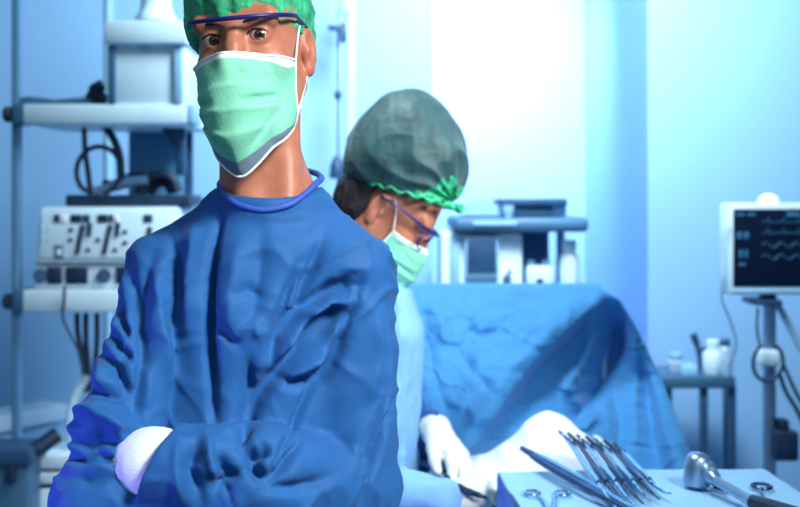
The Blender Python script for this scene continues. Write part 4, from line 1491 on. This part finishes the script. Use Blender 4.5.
def gown1_raw(p, cutcuff=False):
    zs = [0.35, 0.75, 1.049, 1.189, 1.319, 1.398, 1.440]
    cx = [(q - 400) / F * D1 for q in (236, 238, 238, 242, 247, 257, 268)]
    d = s_loft(p, zs, cx, [1.46] * 5 + [1.46, 1.47], [0.205, 0.185, 0.150, 0.145, 0.142, 0.102, 0.062], [0.165, 0.145, 0.125, 0.118, 0.108, 0.088, 0.06], R(-12))
    d = smin(d, s_ell(p, PP(268, 206, 0.015), (0.070, 0.080, 0.034)), 0.03)
    d = smin(d, s_cap(p, PP(258, 208, 0.022), SH_L, 0.037, 0.053), 0.03)
    d = smin(d, s_cap(p, PP(288, 204, 0.022), SH_R, 0.039, 0.060), 0.03)
    ra = s_cap(p, SH_R, EL_R, 0.060, 0.060)
    d = smin(d, ra, 0.018)
    la = s_cap(p, SH_L, EL_L, 0.054, 0.044)
    d = smin(d, la, 0.014)
    d = smin(d, s_chain(p, [EL_L, PP(170, 520, -0.15), WR_L], [0.044, 0.050, 0.046]), 0.012)
    fa = s_chain(p, [EL_R, PP(255, 474, -0.135), WR_R], [0.060, 0.058, 0.047])
    if cutcuff:
        ax_ = np.array((-0.90, 0.20, 0.36))
        ax_ = ax_ / np.linalg.norm(ax_)
        fa = smax(fa, (p - PP(147, 467, -0.205)) @ ax_, 0.005)
    d = smin(d, fa, 0.010)
    # neck opening, tilted forward
    d = smax(d, -s_ell(p, PP(270, 183, 0.018), (0.064, 0.088, 0.039)), 0.006)
    return d


def gown1():
    cut = lambda p: gown1_raw(p, True)
    v, q = snet(cut, (-0.56, 1.10, 0.33), (0.14, 1.70, 1.50), 0.0036)
    n = grad(gown1_raw, v)
    uv = px_of(v)
    front = np.clip(-n[:, 1] * 2.2 + 0.35, 0, 1)
    disp = np.zeros(len(v))
    for line, w, a, b in FOLDS1:
        bd, sd, tap = fold_px(uv, line, w)
        disp += FK * (a * np.exp(-(bd / w) ** 1.4) + b * (sd / w) * np.exp(-(sd / w) ** 2)) * tap * front
    z = v[:, 2]
    # loose crumple, stronger on the sleeves
    ra = np.minimum(s_cap(v, SH_R, EL_R, 0.063), s_cap(v, SH_L, EL_L, 0.06))
    fo = np.minimum(s_chain(v, [EL_R, WR_R], [0.06, 0.047]), s_chain(v, [EL_L, WR_L], [0.058, 0.048]))
    sl = np.clip(1 - np.minimum(ra, fo) / 0.03, 0, 1)
    q1 = v * np.array((13, 13, 8.0)) + 0.6 * vnoise(v * 9, 3)[:, None]
    disp += (0.0012 + 0.0022 * sl) * ridged(q1, 21)
    q2 = v @ np.array(((22, 10, 0), (0, 16, 6), (-16, 0, 20.0))) + 0.8 * vnoise(v * 12, 5)[:, None]
    disp += (0.0006 + 0.0012 * sl) * ridged(q2, 33)
    w3 = v + 0.035 * np.stack([vnoise(v * 7, 91), vnoise(v * 7, 92), vnoise(v * 7, 93)], 1)
    q3 = w3 @ np.array(((9, 5, 0), (0, 9, 4), (-7, 0, 8.0)))
    q4 = w3 @ np.array(((20, -8, 0), (0, 18, -6), (12, 0, 16.0)))
    disp += (0.0035 + 0.003 * sl) * (1 - np.abs(vnoise(q3, 95))) ** 9 + (0.0018 + 0.0022 * sl) * (1 - np.abs(vnoise(q4, 96))) ** 8
    skirt = np.clip((1.0 - z) / 0.3, 0, 1)
    ang = np.arctan2(v[:, 1] - 1.46, v[:, 0] + 0.205)
    disp += 0.010 * skirt * np.sin(ang * 9 + 2 * vnoise(v * 3, 2))
    disp = np.maximum(disp, -0.025 + 0.011 * sl)
    return relax(v + n * disp[:, None], q, 1), q


vg, qg = gown1()
gown = mesh_np('gown', vg, qg, GOWN, surgeon)
ring = [PP(*c) for c in ((221, 189, -0.005), (228, 198, -0.035), (242, 206, -0.058), (264, 210, -0.066), (288, 205, -0.055), (304, 195, -0.035), (317, 183, 0.0), (321, 177, 0.045), (308, 171, 0.09), (270, 168, 0.11), (235, 173, 0.085), (221, 182, 0.04))]


def hit(q):
    ds = np.arange(1.25, 1.62, 0.001)
    px, py = 400 + q[0] / q[1] * F, HY - (q[2] - CZ) / q[1] * F
    pts_ = np.array([PN(px, py, d) for d in ds])
    k = np.argmax(gown1_raw(pts_) < 0.001)
    return pts_[k] if k > 0 and abs(ds[k] - q[1]) < 0.05 else q


ring = [hit(q) if q[1] < 1.46 else q for q in ring]
bm = new(); add_tube(bm, spline(ring, 8, True), 0.0043, 10, closed=True); obj('collar', bm, BINDING, gown)
# knit cuff and glove tucked under the other arm
def glove1(p):
    d = hand1(p, 0.0016)
    d = smin(d, s_chain(p, [PP(158, 468, -0.150), PP(150, 467, -0.138), PP(138, 465, -0.090)], [0.0440, 0.0420, 0.032], 0.02), 0.02)
    return d


lo, hi = bbox(hand1.pts + [PP(168, 467, -0.166)], 0.055)
vv, qq = snet(glove1, lo, hi, 0.0026)
nn = grad(glove1, vv)
vv = vv + nn * (0.0005 * ridged(vv * 40, 4))[:, None]
mesh_np('glove', vv, qq, KNIT, surgeon)

# cap
def cap1(p):
    q = H1.loc(p)
    d = s_ell(q, (-0.007, 0.014, 0.052), (0.074, 0.112, 0.092))
    d = smin(d, s_ell(q, (-0.007, 0.05, 0.03), (0.066, 0.085, 0.085)), 0.04)
    nrm = np.array((0.0, -0.17, -1.0))
    nrm /= np.linalg.norm(nrm)
    pl = (q - np.array((0, -0.09, 0.0245))) @ nrm
    return smax(d, pl, 0.008) * 1.0


def puff(h, v, n, fr, amp, seed, c=(0, 0.0, 0.0)):
    q = h.loc(v) - np.array(c)
    a = np.arctan2(q[:, 0], -q[:, 1])
    z = q[:, 2]
    w = 0.5 + 0.5 * np.sin(a * fr + 2.2 * vnoise(q * 30, seed))
    rim = np.exp(-((z - 0.02 + 0.3 * q[:, 1]) / 0.03) ** 2)
    return amp * (w * (0.35 + rim) + 0.9 * ridged(q * 34, seed + 1) + 0.6 * ridged(q * 70, seed + 3))


vv, qq = snet(cap1, H1.o - np.array((0.15, 0.16, 0.08)), H1.o + np.array((0.15, 0.20, 0.18)), 0.0026)
nn = grad(cap1, vv)
vv = vv + nn * puff(H1, vv, nn, 26, 0.0030, 40)[:, None]
cap = mesh_np('surgical_cap', vv, qq, CAP, surgeon)


def ruffle(h, parent, f, r, rt, waves, m, name='elastic_edge'):
    bm = new()
    pts, rs = [], []
    N = waves * 6
    for k in range(N):
        a = 2 * math.pi * k / N
        x, y, z = f(a)
        wv = math.sin(a * waves)
        pts.append(h.w(x * (1 + 0.02 * wv), y * (1 + 0.02 * wv), z + 0.0015 * math.sin(a * waves * 0.5 + 1)))
        rs.append(rt * (1 + 0.16 * wv + 0.12 * math.sin(a * waves * 0.37 + 1)))
    add_tube(bm, pts, rs, 8, closed=True)
    return obj(name, bm, m, parent)


ruffle(H1, cap, lambda a: (-0.007 + 0.0715 * math.sin(a), 0.014 - 0.103 * math.cos(a), 0.0275 - 0.17 * (0.014 - 0.103 * math.cos(a) + 0.09)), 0, 0.0045, 42, ELASTIC)

# mask
mk, G1 = face_mask(H1, surgeon, [0.113, 0.125, 0.130, 0.126, 0.100], [0.056, 0.056, 0.055, 0.052, 0.046], [-0.027, -0.050, -0.090, -0.132, -0.174], drop=0.066, shift=-0.006)
loop(G1, mk, H1, 1, (0.067, -0.005, 0.022), (0.074, 0.030, 0.0), (0.067, 0.006, -0.042))
loop(G1, mk, H1, -1, (-0.067, -0.005, 0.022), (-0.074, 0.030, 0.0), (-0.067, 0.006, -0.042))

# safety glasses
gl = empty('x', (0, 0, 0), None, None)
bpy.data.objects.remove(gl)
bm = new()
bar = [H1.w(0.070 * math.sin(a), -0.022 - 0.092 * max(0, math.cos(a)) ** 0.75, 0.0285 - 0.0100 * math.cos(a) + 0.0025 * math.sin(a) * -1) for a in [R(-82 + 164 * k / 24) for k in range(25)]]
add_tube(bm, bar, 0.0029, 10)
g_ = obj('safety_glasses', bm, FRAME, surgeon)
for sg in (-1, 1):
    bm = new()
    add_tube(bm, spline([bar[0] if sg < 0 else bar[-1], H1.w(sg * 0.070, 0.0, 0.020), H1.w(sg * 0.071, 0.03, 0.012)]), 0.0022, 8)
    obj('temple', bm, FRAME, g_)
bm = new()
R1, R2 = [], []
for k in range(33):
    a = R(-80 + 160 * k / 32)
    x, y = 0.070 * math.sin(a), -0.022 - 0.092 * max(0, math.cos(a)) ** 0.75
    low = -0.032 + 0.014 * math.exp(-(x / 0.016) ** 2)
    R1.append(bm.verts.new(H1.w(x, y, 0.025 - 0.010 * math.cos(a))))
    R2.append(bm.verts.new(H1.w(x * 0.97, y * 0.985, max(low, -0.026))))
for k in range(32):
    bm.faces.new((R1[k], R1[k + 1], R2[k + 1], R2[k]))
o = obj('lens', bm, LENS, g_)
md = o.modifiers.new('thickness', 'SOLIDIFY'); md.thickness = 0.0012

# ================================================================== second surgeon
D2 = 2.25


def P2(px, py, d=2.25):
    return PN(px, py, d)


M2 = rotm(R(83), R(40), 0)
H2 = Head(P2(390, 207, 2.25), M2, 1.0)
nurse = empty('person', (-0.08, 2.28, 0), 'surgeon in pale blue gown bending over the white sheet, seen in profile', 'person')


def head2(p):
    d = H2.sdf(p)
    d = smin(d, s_cap(p, H2.w(0, 0.035, -0.05), P2(362, 292, 2.26), 0.052, 0.056), 0.03)
    return d


S2N, S2F = P2(362, 305, 2.09), P2(366, 303, 2.41)
E2N, W2N = P2(376, 500, 2.05), P2(442, 500, 1.985)
E2F, W2F = P2(412, 452, 2.37), P2(434, 429, 2.24)
hf_w, hf_k = Vector(W2F), P(470, 457, 2.215)
handF = hand(hf_w, P(485, 490, 2.11) - hf_w, (0.72, -0.55, 0.42), -1, L=0.172, curls=(10, 13, 16, 20), spread=13, thumb=(26, 12), r0=0.86, tcurl=12)
handN = hand(P2(440, 499, 1.985), (1.0, 0.10, 0.10), (-0.1, -0.75, 0.62), 1, L=0.150, curls=(40, 48, 55, 60), spread=5, thumb=(22, 20), r0=0.95)


def lower2(p):
    zs = [0.80, 0.95, 1.15, 1.24, 1.28]
    X = (366 - 400) / F * D2
    d = s_loft(p, zs, [X - 0.02, X - 0.01, X, X, X], [2.26] * 5, [0.09, 0.09, 0.085, 0.07, 0.04], [0.13, 0.13, 0.15, 0.13, 0.06])
    d = smin(d, s_chain(p, [S2N, E2N, W2N], [0.042, 0.038, 0.024]), 0.02)
    d = smin(d, s_chain(p, [S2F, E2F, W2F], [0.042, 0.038, 0.024]), 0.02)
    for sg in (-1, 1):
        d = smin(d, s_chain(p, [(X - 0.03, 2.26 + sg * 0.075, 0.88), (X - 0.02, 2.26 + sg * 0.08, 0.48), (X - 0.03, 2.26 + sg * 0.085, 0.09)], [0.08, 0.055, 0.04]), 0.02)
    d = smin(d, handF(p, -0.003), 0.01)
    d = smin(d, handN(p, -0.003), 0.01)
    return d


vh, qh = snet(head2, H2.o - np.array((0.16, 0.14, 0.20)), H2.o + np.array((0.16, 0.14, 0.17)), 0.0020)
vb, qb = snet(lower2, (-0.30, 1.85, 0.03), (0.26, 2.6, 1.32), 0.007)
V, Q = join_np([(vh, qh), (vb, qb)])
mesh_np('body', V, Q, SKIN, nurse)
eyes(H2, nurse, (0.25, 2.15, 1.0))
for sg in (-1, 1):
    bm = new()
    c = Vector((-0.07, 2.26 + sg * 0.085, 0.0))
    add_lathe(bm, [(0.03, 0.0), (0.046, 0.004), (0.05, 0.03), (0.046, 0.06), (0.035, 0.085)], c, (0, 0, 1), 24)
    for v in bm.verts:
        v.co.x = c.x + (v.co.x - c.x) * (2.4 if v.co.x > c.x else 1.5)
    obj('shoe', bm, SHOE, nurse)


def gown2_raw(p):
    zs = [0.40, 0.80, 0.95, 1.187, 1.262, 1.300]
    cx = [(q - 400) / F * D2 for q in (348, 352, 358, 366, 364, 362)]
    d = s_loft(p, zs, cx, [2.26] * 6, [0.15, 0.13, 0.118, 0.112, 0.095, 0.06], [0.20, 0.185, 0.18, 0.19, 0.16, 0.085])
    d = smin(d, s_cap(p, P2(362, 288, 2.26), S2N, 0.05, 0.055), 0.03)
    d = smin(d, s_cap(p, P2(362, 288, 2.26), S2F, 0.05, 0.055), 0.03)
    d = smin(d, s_chain(p, [S2N, E2N, P2(412, 502, 2.01), W2N], [0.060, 0.056, 0.047, 0.040], 0.02), 0.012)
    return d


vv, qq = snet(gown2_raw, (-0.34, 1.88, 0.38), (0.20, 2.58, 1.36), 0.006)
nn = grad(gown2_raw, vv)
dd = 0.005 * ridged(vv * np.array((16, 12, 5.0)) + 0.5 * vnoise(vv * 8, 2)[:, None], 51) + 0.003 * ridged(vv * 26, 52)
vv = vv + nn * dd[:, None]
g2 = mesh_np('gown', vv, qq, GOWN2, nurse)

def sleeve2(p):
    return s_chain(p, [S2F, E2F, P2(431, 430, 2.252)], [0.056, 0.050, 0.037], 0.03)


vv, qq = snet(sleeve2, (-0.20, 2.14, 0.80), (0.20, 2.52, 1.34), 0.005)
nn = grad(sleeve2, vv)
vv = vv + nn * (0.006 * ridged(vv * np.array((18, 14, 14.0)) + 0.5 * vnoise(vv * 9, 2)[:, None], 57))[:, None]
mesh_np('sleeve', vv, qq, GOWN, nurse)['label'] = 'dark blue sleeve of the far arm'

for nm, hd_, wr, up_ in (('glove', handF, W2F, P2(429, 430, 2.26)), ('glove', handN, W2N, P2(430, 500, 1.995))):
    r0 = 0.031

    def gl_sdf(p, hd_=hd_, wr=wr, up_=up_):
        d = hd_(p, 0.0018)
        return smin(d, s_cap(p, up_, wr, r0, 0.030), 0.018)
    lo, hi = bbox(hd_.pts + [np.array(up_)], 0.05)
    vv, qq = snet(gl_sdf, lo, hi, 0.0022)
    nn = grad(gl_sdf, vv)
    vv = vv + nn * (0.0011 * ridged(vv * 48, 7) + 0.0007 * ridged(vv * 95, 8))[:, None]
    mesh_np('glove', vv, qq, GLOVE, nurse)

# cap, hair
CAPC = Vector(P2(404, 148, 2.26))


def cap2(p):
    d = s_ell(p, P2(408, 152, 2.26), (0.108, 0.108, 0.128))
    d = smin(d, s_ell(p, P2(384, 164, 2.26), (0.080, 0.088, 0.080)), 0.05)
    d = smin(d, s_ell(p, P2(428, 168, 2.25), (0.072, 0.088, 0.085)), 0.04)
    a, b = P2(346, 177, 2.26), P2(462, 212, 2.26)
    t_ = b - a
    nrm = np.array((t_[2], 0, -t_[0]))
    nrm /= np.linalg.norm(nrm)
    pl = (p - (a + b) / 2) @ nrm
    return smax(d, pl, 0.012)


vv, qq = snet(cap2, np.array(CAPC) - 0.18, np.array(CAPC) + 0.17, 0.003)
nn = grad(cap2, vv)
qv = vv - P2(452, 205, 2.26)
an = np.arctan2(qv[:, 2], qv[:, 0]) + 0.8 * qv[:, 1] / 0.1
rad = np.linalg.norm(qv, axis=1)
w_ = 1 - 2 * np.abs(np.sin(an * 9 + 1.5 * vnoise(vv * 12, 61)))
dd = 0.0050 * w_ * np.clip(1.35 - rad / 0.2, 0.25, 1) + 0.0014 * ridged(vv * 20, 62) + 0.0006 * ridged(vv * 60, 63)
vv = vv + nn * dd[:, None]
c2 = mesh_np('surgical_cap', vv, qq, [CAP2, ELASTIC], nurse)
ta, tb = P2(346, 177, 2.26), P2(462, 212, 2.26)
tn = np.array((-(tb - ta)[2], 0, (tb - ta)[0]))
tn /= np.linalg.norm(tn)
fc = vv[qq].mean(1)
hgt = (fc - ta) @ tn
lim_ = 0.050 * np.clip((fc[:, 0] - P2(412, 0, 2.26)[0]) / 0.08, 0, 1) ** 0.7 * (1 + 0.55 * vnoise(fc * np.array((110, 60, 25.0)), 66))
mi = ((np.abs(hgt) < lim_)).astype(np.int32)
for p_, k in zip(c2.data.polygons, mi.tolist()):
    p_.material_index = k
# bright gathered elastic edge along the front of the cap
bm = new()
pts, rs = [], []
N = 260
a_, b_ = P2(352, 179, 2.26), P2(461, 210, 2.26)
for k in range(N):
    q = 2 * math.pi * k / N
    c = (a_ + b_) / 2
    e = (b_ - a_) / 2
    p_ = Vector(c + e * math.cos(q) + np.array((0, 0.100, 0)) * math.sin(q))
    wv = math.sin(q * 36)
    p_ += Vector((0, 0, 0.003 * math.sin(q * 23) + 0.002))
    pts.append(p_)
    rs.append((0.0026 + 0.0034 * max(0, math.cos(q)) ** 0.7) * (1 + 0.22 * wv + 0.2 * math.sin(q * 17 + 1)))
add_tube(bm, pts, rs, 8, closed=True)
obj('elastic_edge', bm, ELASTIC, c2)


def hair2(p):
    d = s_ell(p, P2(362, 205, 2.26), (0.048, 0.062, 0.064))
    d = smin(d, s_ell(p, P2(376, 184, 2.26), (0.060, 0.072, 0.030)), 0.03)
    d = smin(d, s_ell(p, P2(353, 206, 2.27), (0.040, 0.062, 0.055)), 0.03)
    return d


vv, qq = snet(hair2, P2(368, 200, 2.25) - 0.12, P2(368, 200, 2.25) + 0.12, 0.003)
nn = grad(hair2, vv)
vv = vv + nn * (0.0022 * ridged(vv * np.array((70, 70, 22.0)), 71))[:, None]
mesh_np('hair', vv, qq, HAIR, nurse)

mk2, G2 = face_mask(H2, nurse, [0.106, 0.126, 0.134, 0.128, 0.098], [0.062, 0.064, 0.064, 0.056, 0.034], [-0.022, -0.046, -0.080, -0.115, -0.142], drop=0.040)
loop(G2, mk2, H2, -1, (-0.067, -0.008, 0.022), (-0.066, 0.026, 0.004), (-0.064, 0.004, -0.040))
loop(G2, mk2, H2, 1, (0.067, -0.008, 0.022), (0.066, 0.026, 0.004), (0.064, 0.004, -0.040))

bm = new()
bar2 = [H2.w(0.074 * math.sin(a), -0.020 - 0.092 * math.cos(a), 0.018) for a in [R(-85 + 170 * k / 24) for k in range(25)]]
add_tube(bm, bar2, 0.0030, 8)
for sg in (-1, 1):
    pts = [H2.w(sg * 0.034 + 0.026 * math.cos(a), -0.104 + 0.012 * abs(math.cos(a)) * (1 if sg * math.cos(a) > 0 else 0), -0.004 + 0.020 * math.sin(a)) for a in [2 * math.pi * k / 28 for k in range(28)]]
    add_tube(bm, pts, 0.0019, 7, closed=True)
g2_ = obj('glasses', bm, FRAME, nurse)
for sg in (-1, 1):
    bm = new(); add_tube(bm, spline([bar2[0] if sg < 0 else bar2[-1], H2.w(sg * 0.080, -0.01, 0.016), H2.w(sg * 0.079, 0.02, 0.012)]), 0.0024, 8); obj('temple', bm, FRAME, g2_)
    bm = new()
    c = H2.w(sg * 0.034, -0.104, -0.004)
    vs_ = [bm.verts.new(H2.w(sg * 0.034 + 0.026 * math.cos(a), -0.104 + 0.012 * abs(math.cos(a)) * (1 if sg * math.cos(a) > 0 else 0), -0.004 + 0.020 * math.sin(a))) for a in [2 * math.pi * k / 28 for k in range(28)]]
    bm.faces.new(vs_)
    o = obj('lens', bm, LENS, g2_); md = o.modifiers.new('thickness', 'SOLIDIFY'); md.thickness = 0.001

# clamp held in the near glove
ring_instrument('needle_holder', P(441, 482, 1.99), P(487, 498, 1.95), (0.2, -0.6, 0.8), 'dark needle holder gripped in the gloved hand at the bottom', 'clamp', None, spread=0.010, rr=0.008, rt=0.003, joint=0.55, m=DKSTEEL, sh=0.0042)
